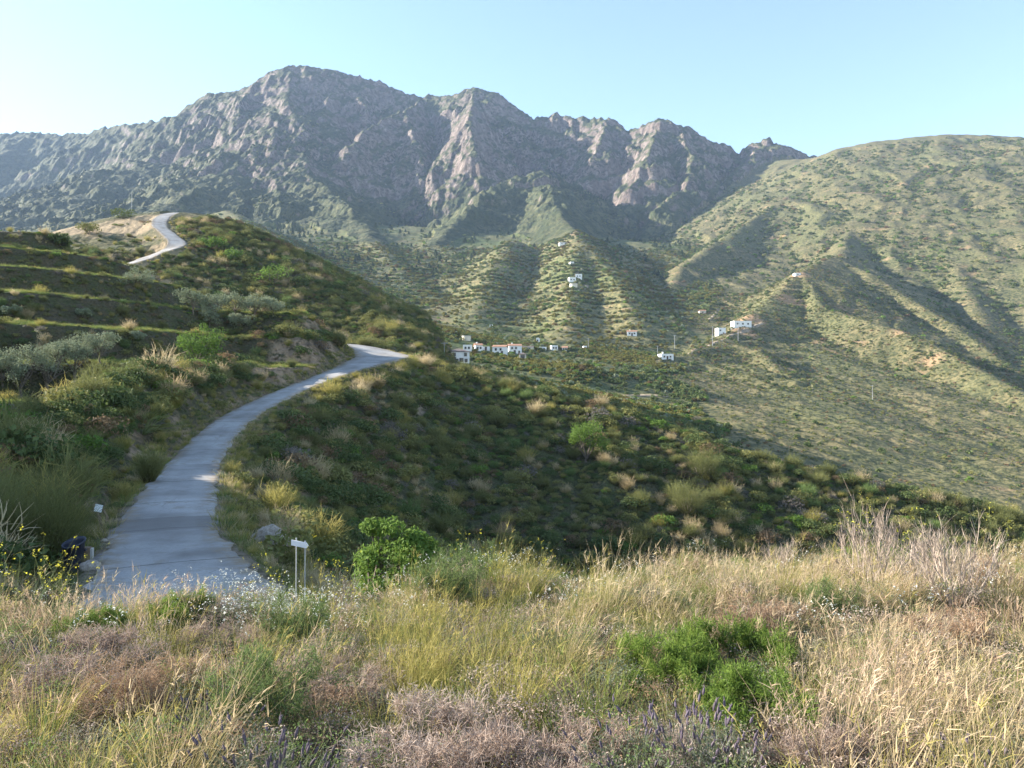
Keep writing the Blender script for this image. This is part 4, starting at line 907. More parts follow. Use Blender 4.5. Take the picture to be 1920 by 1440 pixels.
for px, py, w, h, lb in [(1086, 522, 12, 8, 'upper white house on the central ridge'), (1073, 529, 13, 9, 'middle white house on the central ridge'), (1072, 497, 7, 6, 'topmost small white house on the central ridge'), (1056, 460, 16, 6, 'brown roofed house high on the central ridge')]:
    house('house', lb, px, py, w, h, 8, RS.uniform(-.2, .2), 'gable' if 'brown' in lb else 'flat', 'brownroof' if 'brown' in lb else 'concrete', [(.3, .6, 1, 1), (.7, .6, 1, 1)], (), 'lime', group='scattered white farmhouses')
house('shed', 'tiny white shed on the green terraces above the tank', 921, 614, 6, 4, 5, 0, 'flat', 'concrete', (), [(.5, 1, 1.9)], group='scattered white farmhouses', cat='shed')
house('shed', 'low white shed behind the roadside grass left of the village', 795, 642, 14, 5, 5, 0, 'flat', 'concrete', [(.3, .5, .8, .8)], (), group='scattered white farmhouses', cat='shed', D=300)
house('shed', 'long white shed with grey roof above the nearest hipped house', 817, 650, 14, 6, 6, .1, 'mono', 'concrete', [(.6, .5, .8, .8)], (), group='scattered white farmhouses', cat='shed', D=312)
def tank(label, px, py, wp, hp):
    x, y, z = ray(px, py); r = wp * y / FPX / 2; h = hp * y / FPX; root = link('water_tank', None, None, (x, y + r, z)); tag(root, label, 'water tank', 'round water tanks')
    g = G(1); n = 28; a = np.arange(n) * 2 * np.pi / n
    for r0, r1, z0, z1 in [(r, r, -3, h)]:
        V = np.concatenate([np.stack([np.cos(a) * r0, np.sin(a) * r0, np.full(n, z0)], 1), np.stack([np.cos(a) * r1, np.sin(a) * r1, np.full(n, z1)], 1)]); i = np.arange(n); g.add(V, np.stack([i, (i + 1) % n, n + (i + 1) % n, n + i], 1))
    link('wall', g.mesh('wall', M['cream']), root); g = G(1); R2 = r + .15
    V = np.concatenate([np.stack([np.cos(a) * q, np.sin(a) * q, np.full(n, zz)], 1) for q, zz in ((R2, h - .35), (R2, h + .02), (r - .3, h + .02), (r - .3, h - .5))]); g.add(V, np.concatenate([np.stack([k * n + i, k * n + (i + 1) % n, (k + 1) * n + (i + 1) % n, (k + 1) * n + i], 1) for k in range(3)]))
    link('rim', g.mesh('rim', M['concrete']), root)
    g = G(1); V = np.concatenate([np.stack([np.cos(a) * (r - .3), np.sin(a) * (r - .3), np.full(n, h - .4)], 1), [[0, 0, h - .4]]]); g.add(V, None, np.stack([i, (i + 1) % n, np.full(n, n)], 1)); link('water', g.mesh('water', M['glass']), root)
tank('round cream water tank on the knoll above the village', 874, 639, 17, 10)
tank('round cream water tank on the central ridge below its houses', 1076, 539, 15, 8)
def pole(label, px, py0, py1, arms=1):
    x, y, z = ray(px, py0); h = (py0 - py1) * y / FPX; root = link('utility_pole', None, None, (x, y, z)); tag(root, label, 'pole', 'power line poles')
    g = G(2); rr = max(0.13, 0.00032 * y); g.tube([(0, 0, -1), (0, 0, h * .5), (0, 0, h)], [rr, rr * .8, rr * .6], 7); link('mast', g.mesh('mast', M['metal']), root)
    for q in range(arms):
        b = boxes('crossarm', [(-1.1, 1.1, -rr * 2, -rr * 1.02, h - .5 - q, h - .3 - q)], M['metal'], root); boxes('insulator', [(-1.0, -.85, -rr * 1.7, -rr * 1.3, h - .298 - q, h - .02 - q), (.85, 1.0, -rr * 1.7, -rr * 1.3, h - .298 - q, h - .02 - q)], M['glass'], b)
for lb, px, a, b in [('tall pale utility pole in front of the nearest white house', 833, 668, 641), ('tall utility pole right of the white row of houses', 1103, 656, 634), ('thin utility pole left of the lone spur house', 1233, 668, 648), ('utility pole on the spur above the lone white house', 1265, 655, 628),
                     ('utility pole below the white spur houses', 1336, 650, 612), ('utility pole in front of the platform house', 1384, 640, 606), ('utility pole on the broad dry face at right', 1636, 750, 722), ('utility pole beyond the upper road bend', 247, 396, 362)]:
    pole(lb, px, a, b)
M['track'] = mat_plain('pale_dirt_track', (0.27, 0.215, 0.15), 0.95, 0.2, 0.5)
def track(label, pts, w):
    q = np.array([ray(*p) for p in pts]); s = spline(np.c_[q, np.full(len(q), w)], 14); x, y = s[:, 0], s[:, 1]; t = np.gradient(s[:, :2], axis=0); t /= np.linalg.norm(t, axis=1)[:, None] + 1e-9; nx = np.stack([t[:, 1], -t[:, 0]], 1); V = []
    for c in (-.6, -.5, 0, .5, .6):
        xx = x + nx[:, 0] * w * c; yy = y + nx[:, 1] * w * c; V.append(np.stack([xx, yy, gs(xx, yy) + (0.12 if abs(c) < .55 else -0.5)], 1))
    V = np.stack(V, 1); n = len(s); i = np.arange(n * 5).reshape(n, 5); f = np.stack([i[:-1, :-1], i[:-1, 1:], i[1:, 1:], i[1:, :-1]], -1).reshape(-1, 4)
    tag(link('path', mesh_np('path', V.reshape(-1, 3), f, [M['track']], smooth=True)), label, 'path', kind='structure')
track('pale dirt path below the small porch house', [(986, 678), (1000, 685), (1012, 694)], 2.5)
track('dirt track zigzagging up the central ridge', [(1080, 545), (1100, 537), (1088, 527), (1082, 512), (1112, 497)], 3.5)
track('dirt track at the top of the central ridge', [(1050, 456), (1066, 446), (1080, 432)], 3.5)
track('orange dirt track at the foot of the right spur', [(1150, 741), (1190, 742), (1250, 743)], 3.0)
track('pale track climbing the right spur to its houses', [(1290, 664), (1330, 648), (1365, 634), (1400, 618), (1430, 606)], 3.0)
track('grey track in the valley beside the red roofed house', [(1330, 600), (1342, 588), (1346, 580)], 3.0)
print('houses', round(time.time() - T0, 1))

# ------------------------------------------------------------------ trees
def tree(nm, label, cat, group, x, y, h, rad, leaf, n, size, seed, trunk_h=0.3, limbs=6, rz=0.0, flat=0.85, z=None, lean=0.0):
    z = gz(x, y) if z is None else z; root = link(nm, None, None, (x, y, z), rz); tag(root, label, cat, group); g = G(seed); r = g.r
    th = h * trunk_h; r0 = 0.035 * h; g.tube([(0, 0, -.3), (0.03 * h * r.randn(), 0.03 * h * r.randn(), th * .5), (lean * h * .3, 0, th)], [r0 * 1.25, r0, r0 * .85], 7); base = np.array([lean * h * .3, 0, th]); cs = []
    for i in range(limbs):
        a = 6.283 * i / limbs + r.rand() * .7; e = rad * (0.45 + .35 * r.rand()); tip = np.array([lean * h + math.cos(a) * e, math.sin(a) * e, th + (h - th) * (0.35 + .5 * r.rand())]); mid = base * .5 + tip * .5 + r.randn(3) * .06 * h
        g.tube([base - [0, 0, .05 * h], mid, tip], [r0 * .6, r0 * .35, r0 * .12], 5); cs.append(tip)
        for _ in range(2):
            t2 = tip + r.randn(3) * np.array([.3, .3, .22]) * rad; g.tube([mid, (mid + t2) / 2, t2], [r0 * .3, r0 * .2, r0 * .08], 4); cs.append(t2)
    cs.append(np.array([lean * h, 0, h * .86])); link('trunk', g.mesh('trunk', M['bark']), root)
    g = G(seed + 1); r = g.r; cs = np.array(cs); k = r.randint(0, len(cs), n); d = sph(r, n); lr = rad * (0.22 + 0.22 * r.rand(len(cs)))
    c = cs[k] + d * (lr[k] * (0.35 + .7 * r.rand(n) ** .6))[:, None] * np.array([1, 1, flat]); c[:, 2] = np.maximum(c[:, 2], 0.08 * h)
    g.leaves(c, d + np.array([0, 0, .3]), size, 0.5, 0.8, np.clip(c[:, 2] / h, 0, 1)); link('crown', g.mesh('crown', L[leaf]), root); return root
def tree_px(nm, label, cat, group, px, py, top, wpx, leaf, n, size, seed, D=None, **kw):
    if D is None: x, y, z = ray(px, py)
    else: x, y, z = (px - 960) / FPX * D, D, None; z = gz(x, y)
    h = (P(px, top, y)[2] - z); return tree(nm, label, cat, group, x, y, max(h, 0.6), wpx * y / FPX / 2 * 0.95, leaf, n, size, seed, z=z, **kw)
OG = 'silvery olive trees on the terraces'
tree_px('almond_tree', 'bright green leafy tree standing below the meadow edge', 'tree', None, 738, 0, 952, 165, 'green', 11000, 0.05, 401, D=17.5, trunk_h=.10, limbs=14)
tree_px('almond_tree', 'rounded light green tree on the terrace edge above the road bank', 'tree', None, 372, 690, 622, 92, 'green', 4200, 0.10, 403, trunk_h=.2, limbs=8)
tree_px('fig_tree', 'round green tree alone on the shaded slope right of the road', 'tree', None, 1100, 866, 800, 78, 'green', 4500, 0.10, 405, trunk_h=.12, limbs=8)
for i, (px, py, top, w, lb) in enumerate([(36, 752, 655, 90, 'nearest silvery olive tree at the left edge of the sunlit terrace'), (88, 742, 640, 92, 'second olive tree from the left edge on the sunlit terrace'), (140, 716, 632, 90, 'olive tree with open crown right on the lower terrace'), (6, 722, 668, 70, 'olive tree cut by the left edge of the picture'),
                                           (188, 682, 626, 66, 'small olive tree at the right end of the lower terrace row'), (110, 690, 640, 60, 'olive tree behind the front pair on the lower terrace')]):
    tree_px('olive_tree', lb, 'olive tree', OG, px, py, top, w, 'silver', 2700, 0.085, 410 + 2 * i, trunk_h=.28, limbs=7)
for i, (px, py, top, w, lb) in enumerate([(362, 588, 545, 52, 'leftmost olive tree of the upper grove'), (402, 598, 552, 50, 'second olive tree of the upper grove from the left'), (440, 592, 551, 52, 'third olive tree of the upper grove from the left'), (478, 594, 556, 50, 'fourth olive tree of the upper grove from the left'),
                                           (512, 592, 560, 44, 'rightmost olive tree of the upper grove'), (392, 612, 580, 42, 'front olive tree at the left of the upper grove'), (448, 618, 586, 44, 'front olive tree at the right of the upper grove'), (258, 536, 512, 58, 'low olive tree below the upper road end'),
                                           (20, 598, 575, 40, 'small olive tree alone on the dark middle terrace at left'), (158, 600, 580, 30, 'little olive tree on the dark middle terrace'), (255, 640, 622, 30, 'little olive tree on the terrace behind the light green tree')]):
    tree_px('olive_tree', lb, 'olive tree', OG, px, py, top, w, 'silver', 1800, 0.11, 440 + 2 * i, trunk_h=.25, limbs=7)
for i, (px, py, top, w, lf, lb) in enumerate([(332, 397, 378, 30, 'dark', 'dark round tree on the skyline at the upper road crest'), (228, 410, 396, 40, 'dark', 'dark bush row left of the upper road cutting'), (165, 440, 420, 40, 'olive', 'olive coloured bush at the left of the upper grass pad'), (112, 462, 440, 44, 'dark', 'dark bush at the far left of the upper grass pad'),
                                               (402, 470, 446, 40, 'green', 'upper light green bush on the dark hill side'), (436, 492, 468, 44, 'green', 'middle light green bush on the dark hill side'), (512, 535, 498, 60, 'green', 'large light green bush on the dark hill side'), (460, 500, 482, 34, 'olive', 'olive bush between the light green bushes'), (562, 540, 522, 40, 'dark', 'dark bush on the skyline of the dark hill')]):
    tree_px('bush_tree', lb, 'bush', 'bushes on the hill of the upper road', px, py, top, w, lf, 900, 0.26, 480 + 2 * i, trunk_h=.1, limbs=6)
print('trees', round(time.time() - T0, 1))

# ------------------------------------------------------------------ roadside things
def root_at(nm, label, cat, x, y, z=None, rz=0.0, group=None):
    return tag(link(nm, None, None, (x, y, gz(x, y) if z is None else z), rz), label, cat, group)
M['signwhite'] = mat_plain('white_sign_paint', (0.80, 0.80, 0.78), 0.6, 0.04, 6.0, 0.3)
M['galv'] = mat_plain('galvanised_post', (0.50, 0.50, 0.48), 0.55, 0.12, 8.0, 0.4)
M['bin'] = mat_plain('dark_blue_plastic', (0.030, 0.033, 0.05), 0.5, 0.2, 5.0, 0.4)
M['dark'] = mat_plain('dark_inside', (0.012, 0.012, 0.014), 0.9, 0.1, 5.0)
def arrow_sign():
    D = 17.0; c = P(563, 1020, D); x, y = c[0], c[1]; g0 = gz(x, y); root = root_at('arrow_sign', 'white arrow shaped sign board on two thin posts by the road fork', 'sign', x, y, g0, R(-8)); zc = c[2] - g0
    w, h, t = 0.205, 0.062, 0.012; o = [(-w, -h), (w - .045, -h), (w, 0), (w - .045, h), (-w, h)]; n = 5; tilt = -0.16
    v = [(a, -t - .02, zc + b + a * tilt) for a, b in o] + [(a, t - .02, zc + b + a * tilt) for a, b in o]
    me = bpy.data.meshes.new('board'); me.from_pydata(v, [], [tuple(range(n)), tuple(range(2 * n - 1, n - 1, -1))] + [((i + 1) % n, i, n + i, n + (i + 1) % n) for i in range(n)]); me.materials.append(M['signwhite']); link('board', me, root)
    for s, e in ((-.10, .10), (.11, .07)):
        g = G(3); g.tube([(s, .012, -.3), (s, .012, zc * .5), (s, .012, zc + e + s * tilt)], [.013, .013, .013], 8); p = link('post', g.mesh('post', M['galv']), root)
        g = G(3); zz = zc + e + s * tilt; g.tube([(s, .012, zz - .004), (s, .012, zz + .02)], [.019, .019], 8); link('cap', g.mesh('cap', M['galv']), p)
arrow_sign()
def blob(name, seed, sx, sy, sz, mat, amp=0.25, freq=1.7, flat=0.25, parent=None, loc=None, n=26, smooth=True):
    th = np.linspace(0, np.pi, n); ph = np.linspace(0, 2 * np.pi, 2 * n, endpoint=False); T, Q = np.meshgrid(th, ph, indexing='ij'); d = np.stack([np.sin(T) * np.cos(Q), np.sin(T) * np.sin(Q), np.cos(T)], -1).reshape(-1, 3)
    rr = 1 + amp * (fbm(d[:, 0] * freq + d[:, 2] * 1.3 + seed, d[:, 1] * freq - d[:, 2] * .9, 4, seed) * 1.6 + 0.5 * ridged(d[:, 0] * freq * 2 + d[:, 2], d[:, 1] * freq * 2 + d[:, 2] * 2, 2, seed + 5) - .2)
    v = d * rr[:, None] * np.array([sx, sy, sz]); v[:, 2] = np.where(v[:, 2] < -flat * sz, -flat * sz, v[:, 2]); i = np.arange(n * 2 * n).reshape(n, 2 * n); j = np.roll(i, -1, axis=1)
    f = np.stack([i[:-1], i[1:], j[1:], j[:-1]], -1).reshape(-1, 4); return link(name, mesh_np(name, v, f, [mat], smooth=smooth), parent, loc)
k = NT('earthy_rock'); nn_ = k.noise(3.5, 7, 0.65); fi_ = k.noise(18, 5, 0.6); k.bump(k.math('ADD', nn_, k.math('MULTIPLY', fi_, .4)), .08, 1.0); M['rock'] = k.col(k.mix(k.mr(fi_, .35, .65, 0, .5), k.ramp(nn_, [(.3, (.26, .215, .17)), (.5, (.42, .36, .29)), (.7, (.52, .46, .39))]), (.19, .155, .12)))
bx, by, bz = ray(502, 1026)
tag(blob('boulder', 11, .70, .55, .62, M['rock'], .22, 1.5, .3, None, (bx, by + .3, gz(bx, by + .3) + .08), 34), 'pale earthy boulder at the right edge of the road', 'boulder')
for i, (px, py, s, lb) in enumerate([(196, 1016, .13, 'larger pale stone in the litter at the left road edge'), (206, 1022, .09, 'small pale stone beside the larger one at the left road edge'), (203, 1028, .07, 'smallest stone of the three at the left road edge'), (404, 868, .22, 'stone on the right road edge below the bend'), (400, 884, .18, 'lower stone on the right road edge below the bend')]):
    x, y, z = ray(px, py); tag(blob('stone', 20 + i, s, s * .8, s * .6, M['rock'], .2, 1.5, .3, None, (x, y, z + s * .2), 12), lb, 'stone', 'stones on the road edge')
def notice():
    x, y, z = ray(190, 992); root = root_at('notice_board', 'tilted white notice on leaning dark wooden posts left of the road', 'sign', x, y, z, R(12)); s = y / FPX
    H = (990 - 945) * s
    for a, b, nm in ((-12, -16, 'post'), (14, 2, 'post')):
        g = G(5); g.tube([(a * s * .2 + .12, 0, -.3), (a * s * .5 + .05, .02, H * .5), (b * s, .04, H * (1.0 if a < 0 else .8))], [.06, .055, .05], 7); link(nm, g.mesh(nm, M['wood']), root)
    w = 6.5 * s; c = np.array([-4 * s, -.08, H * .88]); ca, sa = math.cos(-.25), math.sin(-.25); v = []
    for t in (-.012, .012):
        for a, b in ((-1, -1), (1, -1), (1, 1), (-1, 1)): v.append((c[0] + (a * ca - b * sa) * w, c[1] + t, c[2] + (a * sa + b * ca) * w * 1.05))
    link('panel', mesh_np('panel', v, np.array([(0, 1, 2, 3), (7, 6, 5, 4), (1, 0, 4, 5), (2, 1, 5, 6), (3, 2, 6, 7), (0, 3, 7, 4)]), [M['signwhite']]), root)
notice()
def bin_():
    D = 21.5; c = P(138, 1070, D); x, y = c[0], c[1]; z0 = min(c[2], gz(x, y) + .1); s = D / FPX; root = root_at('waste_bin', 'dark open topped waste bin half hidden by yellow flowers', 'bin', x, y, z0, R(14)); h = P(138, 1019, D)[2] - z0; g = G(6); n = 20; a = np.arange(n) * 2 * np.pi / n; rb, rt = 15 * s, 19 * s; V = []
    for r_, z_ in ((rb, 0), (rb * 1.02, h * .15), (rt, h), (rt * 1.07, h), (rt * 1.07, h + .05), (rt * .95, h + .05), (rt * .93, h - .05), (rb * .9, .08)):
        V.append(np.stack([np.cos(a) * r_, np.sin(a) * r_ * .85, np.full(n, z_) + (0.10 * np.sin(a) + .06 * np.cos(a)) * (z_ > h * .5)], 1))
    i = np.arange(n); g.add(np.concatenate(V), np.concatenate([np.stack([k * n + i, k * n + (i + 1) % n, (k + 1) * n + (i + 1) % n, (k + 1) * n + i], 1) for k in range(7)])); link('body', g.mesh('body', M['bin'], True), root)
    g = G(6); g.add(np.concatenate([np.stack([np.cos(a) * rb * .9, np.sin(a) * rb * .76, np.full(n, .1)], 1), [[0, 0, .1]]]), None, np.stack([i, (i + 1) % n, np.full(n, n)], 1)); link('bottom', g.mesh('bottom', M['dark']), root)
    for sx in (-1, 1): boxes('handle', [(sx * rt * 1.06 - .02, sx * rt * 1.06 + .02, -.08, .08, h * .72, h * .78)], M['bin'], root)
    D = 21.8; c = P(162, 1072, D); z = min(c[2], gz(c[0], c[1]) + .1); p = root_at('gate_pillar', 'short pale weathered pillar right beside the dark bin', 'pillar', c[0], c[1], z, R(20)); hh = P(162, 1026, D)[2] - z
    boxes('shaft', [(-.11, .11, -.13, .13, -.4, hh)], M['wood'], p); boxes('facing', [(.112, .17, -.13, .13, -.4, hh - .04)], M['concrete'], p)
    c = P(172, 1068, 20.6); tag(blob('stone', 33, .30, .22, .20, M['rock'], .2, 1.4, .4, None, (c[0], c[1], gz(c[0], c[1]) + .05), 14), 'grey stone at the foot of the short pillar', 'stone', 'stones on the road edge')
bin_()

# ------------------------------------------------------------------ single shrubs by the road
def spray_thing(nm, label, cat, group, px, top, D, wpx, leaf, n, w, seed, py=None, lean=.7, side=4):
    if py is not None: x, y, z = ray(px, py)
    else: x, y = (px - 960) / FPX * D, D; z = gz(x, y)
    h = P(px, top, y)[2] - z; rad = wpx * y / FPX / 2; root = tag(link(nm, None, None, (x, y, z)), label, cat, group)
    g = G(seed); branching(g, 9, h * .7, rad * .8, .035 * max(h, .6) / 1.5, 2, 3, .4); link('stems', g.mesh('stems', L['twig']), root)
    link('shoots', spray(seed + 1, L[leaf], n, h * 1.05, rad * 1.5, w, lean * rad / h * 1.6, .35, .08, side), root); return root
spray_thing('broom_shrub', 'large yellow green broom shrub at the left edge beside the road', 'shrub', None, 82, 905, 23.0, 140, 'broom', 900, .016, 501)
spray_thing('broom_shrub', 'broom shrub cut by the left picture edge', 'shrub', None, -5, 915, 22.0, 90, 'broom', 500, .016, 503)
for i, (px, top, w, lb) in enumerate([(655, 640, 40, 'left clump of tall pale grass behind the road bend'), (685, 630, 46, 'middle clump of tall pale grass behind the road bend'), (715, 640, 46, 'right clump of tall pale grass behind the road bend')]):
    spray_thing('tall_grass', lb, 'grass', 'tall grass behind the road bend', px, top, 129, w, 'broom', 420, .05, 505 + 2 * i)
for i, (px, py, top, w, lb) in enumerate([(1290, 965, 905, 70, 'pale feathery broom shrub on the lower shaded slope'), (1320, 900, 838, 60, 'upper broom shrub at the shadow edge of the slope'), (600, 800, 765, 56, 'bright yellow green broom low on the slope below the road'), (280, 905, 850, 40, 'small broom on the bank left of the road')]):
    spray_thing('broom_shrub', lb, 'shrub', None, px, top, 0, w, 'broom', 420, .03, 515 + 2 * i, py=py)
def fan_palm(px, py, top, wpx, label):
    x, y, z = ray(px, py); h = P(px, top, y)[2] - z; root = tag(link('fan_palm', None, None, (x, y, z)), label, 'palm'); rad = wpx * y / FPX / 2; r = np.random.RandomState(9); g = G(540); g2 = G(541)
    for i in range(46):
        a = r.rand() * 6.28; e = .15 + 1.1 * r.rand(); ln = h * (.55 + .45 * r.rand()); d = unit(np.array([math.cos(a) * math.cos(e) * rad / h * 2, math.sin(a) * math.cos(e) * rad / h * 2, math.sin(e)])); p = np.array([math.cos(a), math.sin(a), 0]) * rad * .2 * r.rand(); tip = p + d * ln * .62; g2.tube([p - [0, 0, .1], tip], [.025, .015], 4)
        m = 14; f = unit(d + np.stack([np.cross(d, [0, 0, 1.0]) * q for q in np.linspace(-1.3, 1.3, m)]) + np.array([0, 0, -.12])); g.ribbons(np.repeat(tip[None], m, 0), f, ln * .38, .07, .1, 2, .08)
    link('stalks', g2.mesh('stalks', L['stem']), root); link('fronds', g.mesh('fronds', L['olive']), root)
fan_palm(266, 812, 738, 78, 'dark clump of fan palm leaves on the bank left of the road')
print('roadside', round(time.time() - T0, 1))

# ------------------------------------------------------------------ foreground meadow
tuft_m = []; tk = []
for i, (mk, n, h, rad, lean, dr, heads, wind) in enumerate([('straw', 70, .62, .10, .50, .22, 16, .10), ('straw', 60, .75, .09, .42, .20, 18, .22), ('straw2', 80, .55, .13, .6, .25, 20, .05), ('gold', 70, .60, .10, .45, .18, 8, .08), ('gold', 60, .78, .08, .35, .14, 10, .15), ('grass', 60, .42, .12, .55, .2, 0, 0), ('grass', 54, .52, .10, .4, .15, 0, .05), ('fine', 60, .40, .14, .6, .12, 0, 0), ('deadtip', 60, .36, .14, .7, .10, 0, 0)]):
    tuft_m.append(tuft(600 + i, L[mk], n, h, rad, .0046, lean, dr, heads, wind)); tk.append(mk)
def zone_w(px, py):
    """weights of the nine tuft kinds over the picture's foreground, by where the photograph shows them"""
    def b(cx, cy, sx, sy): return np.exp(-((px - cx) / sx) ** 2 - ((py - cy) / sy) ** 2)
    straw = .42 + 2.4 * b(1700, 1200, 330, 170) + 2.4 * b(250, 1085, 240, 60) + .9 * b(1150, 1060, 350, 60); rosy = .45 + 2.6 * b(1620, 1180, 280, 120) + 2.6 * b(270, 1090, 240, 55) + .8 * b(1850, 1080, 160, 80)
    gold = .5 + 2.6 * b(880, 1180, 160, 140) + 1.8 * b(180, 1390, 260, 90) + 1.6 * b(1580, 1400, 220, 110) + .6 * b(1200, 1200, 150, 150); green = 1.0 + 1.8 * b(560, 1140, 260, 100) + 1.8 * b(60, 1420, 200, 90) + 2.0 * b(1250, 1100, 260, 90) + 1.6 * b(900, 1060, 300, 50)
    dead = .8 + 1.2 * b(250, 1230, 260, 90) + 1.2 * b(850, 1370, 300, 90); return np.stack([straw, straw * .6, rosy, gold * .7, gold * .6, green * .8, green * .7, green * .8, dead], 1)
def meadow_grass():
    x, y = polar_points(9000, 1.6, 14.5, -60, 60); z, lab, rd = gs(x, y, ['H', 'L', 'RD']); ok = (lab == MEADOW) & (rd > .5) & (y > 1.2); x, y, z = x[ok], y[ok], z[ok]
    px, py = proj(x, y, z + .3); w = zone_w(px, py); k = np.argmax(np.log(w + 1e-6) + RS.gumbel(size=w.shape) * .8 + .9 * np.stack([perlin(x / 1.1, y / 1.1, 400 + i) for i in range(9)], 1), 1)
    keep = RS.rand(len(x)) < np.clip(.50 + .5 * perlin(x / .9, y / .9, 431), .18, 1); x, y, z, k = x[keep], y[keep], z[keep], k[keep]
    clr = np.zeros(len(x), bool)
    for (qx, qy, qr) in CLEAR:
        u_ = np.array([qx, qy]); dq = np.hypot(qx, qy); u_ = u_ / dq; al = x * u_[0] + y * u_[1]; ac = np.abs(x * u_[1] - y * u_[0]); clr |= (ac < qr) & (al > dq - 1.3 * qr - .35) & (al < dq + .6 * qr)
    kp = ~clr | (RS.rand(len(x)) < .08); x, y, z, k = x[kp], y[kp], z[kp], k[kp]
    s = .45 + .65 * RS.rand(len(x)) ** 1.3; s *= 1 - .25 * sstep(4.2, 2.5, np.hypot(x, y)); s *= 1 - .15 * sstep(-2, -6, x) * sstep(6, 9, y); tl = RS.normal(0, .09, (len(x), 2))
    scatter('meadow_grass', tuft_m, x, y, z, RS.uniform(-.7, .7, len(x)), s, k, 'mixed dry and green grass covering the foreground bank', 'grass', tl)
    # low litter of leafy weeds between the tufts
    x, y = polar_points(5000, 1.6, 15, -60, 60); z, lab, rd = gs(x, y, ['H', 'L', 'RD']); ok = (lab == MEADOW) & (rd > .4); x, y, z = x[ok], y[ok], z[ok]
    weed = [clump(650 + i, L[m], 420, .22, .030, 7, .45) for i, m in enumerate(['fine', 'olive', 'deadtip', 'lavleaf', 'rusttip'])]
    k = RS.choice(5, len(x), p=[.2, .16, .32, .17, .15]); scatter('meadow_weeds', weed, x, y, z, RS.rand(len(x)) * 6.28, .6 + .8 * RS.rand(len(x)), k, 'low weeds and dead stalks between the grass tufts', 'weeds')
    # verge below the meadow, beside the road fork
    x, y = polar_points(3500, 10, 27, -46, 30); z, lab, rd = gs(x, y, ['H', 'L', 'RD']); ok = (rd > .25) & (((lab != MEADOW) & (rd < 4)) | (y > 11)) & (rd < 9); x, y, z = x[ok], y[ok], z[ok]
    k = RS.choice([3, 5, 6, 7, 7, 2], len(x)); scatter('verge_grass', tuft_m, x, y, z, RS.rand(len(x)) * 6.28, .5 + .5 * RS.rand(len(x)), k, 'green and dry grass on the verges of the road', 'grass')
    # grass on the terrace flats and along the road edges
    x, y = polar_points(36000, 26, 135, -40, 10); z, lab, nz, rd = gs(x, y, ['H', 'L', 'N', 'RD']); ok = (((lab == TERR) & (nz > .9)) | ((rd > .2) & (rd < 1.5))) & (rd > .2) & in_view(x, y, z); x, y, z, rd = x[ok], y[ok], z[ok], rd[ok]
    k = np.where(rd < 1.5, RS.choice([3, 4, 0, 7], len(x)), RS.choice([5, 6, 6, 7, 3], len(x))); wide = [tuft(680 + i, L[m], 46, .5, .32, .02, .5, .2) for i, m in enumerate(['straw', 'straw', 'straw2', 'gold', 'gold', 'grass', 'grass', 'fine'])]
    scatter('terrace_grass', wide, x, y, z, RS.rand(len(x)) * 6.28, np.where(rd < 1.5, .6, .75) + .5 * RS.rand(len(x)), k, 'short green grass on the terrace flats and road edges', 'grass')
def at_top(px, top, h, d0=1.8, d1=13.0):
    """ground point under a plant of height h whose top shows at this pixel"""
    D = np.linspace(d0, d1, 300); x = (px - 960) / FPX * D; z = gs(x, D) + h; _, py = proj(x, D, z); i = int(np.argmin(np.abs(py - top))); return float(x[i]), float(D[i]), float(z[i] - h)
FINE = {'tips', 'needles', 'blades', 'leaves', 'flowers', 'flower_heads', 'twigs', 'branches', 'stems'}
def parts(nm, label, cat, group, at, meshes, rz, s=1.0):
    root = tag(link(nm, None, None, at, rz, s), label, cat, group)
    for pn, me in meshes:
        o = link(pn, me, root)
        if pn in FINE: o['kind'] = 'stuff'
    return root
def dead_shrub(seed, tip, h=.5, rad=.42, dense=1.0):
    g = G(seed); tips, d = branching(g, 16, h, rad * 1.5, .0085, 3, 4, .55, .12); a = g.mesh('twigs', L['twig']); g = G(seed + 1); r = g.r; n = int(len(tips) * dense); k = r.choice(len(tips), n, replace=n > len(tips))
    for _ in range(5):
        p = tips[k] - d[k] * (.05 * r.rand(n))[:, None] + r.normal(0, .012, (n, 3)); g.ribbons(p, unit(d[k] + r.normal(0, .8, (n, 3))), .03 + .03 * r.rand(n), .0050, .6, 1, 0, (.4, 1))
    return [('twigs', a), ('tips', g.mesh('tips', L[tip]))]
def needle_shrub(seed, leaf, h=.5, rad=.32, n=26, nl=.040, w=.0062):
    g = G(seed); tips, d = branching(g, 12, h * 1.25, rad * 1.4, .012, 2, 5, .5, .25); a = g.mesh('stems', M['bark']); g = G(seed + 1); r = g.r
    for _ in range(n):
        t = r.rand(len(tips)); p = tips - d * (t * .14)[:, None] + r.normal(0, .016, (len(tips), 3)); hh = np.clip(p[:, 2] / h, 0, 1); g.ribbons(p, unit(d * .6 + r.normal(0, .7, (len(tips), 3)) + np.array([0, 0, .3])), nl * (.6 + .8 * r.rand(len(tips))), w, .3, 1, 0, (.2, 1))
    return [('stems', a), ('needles', g.mesh('needles', L[leaf]))]
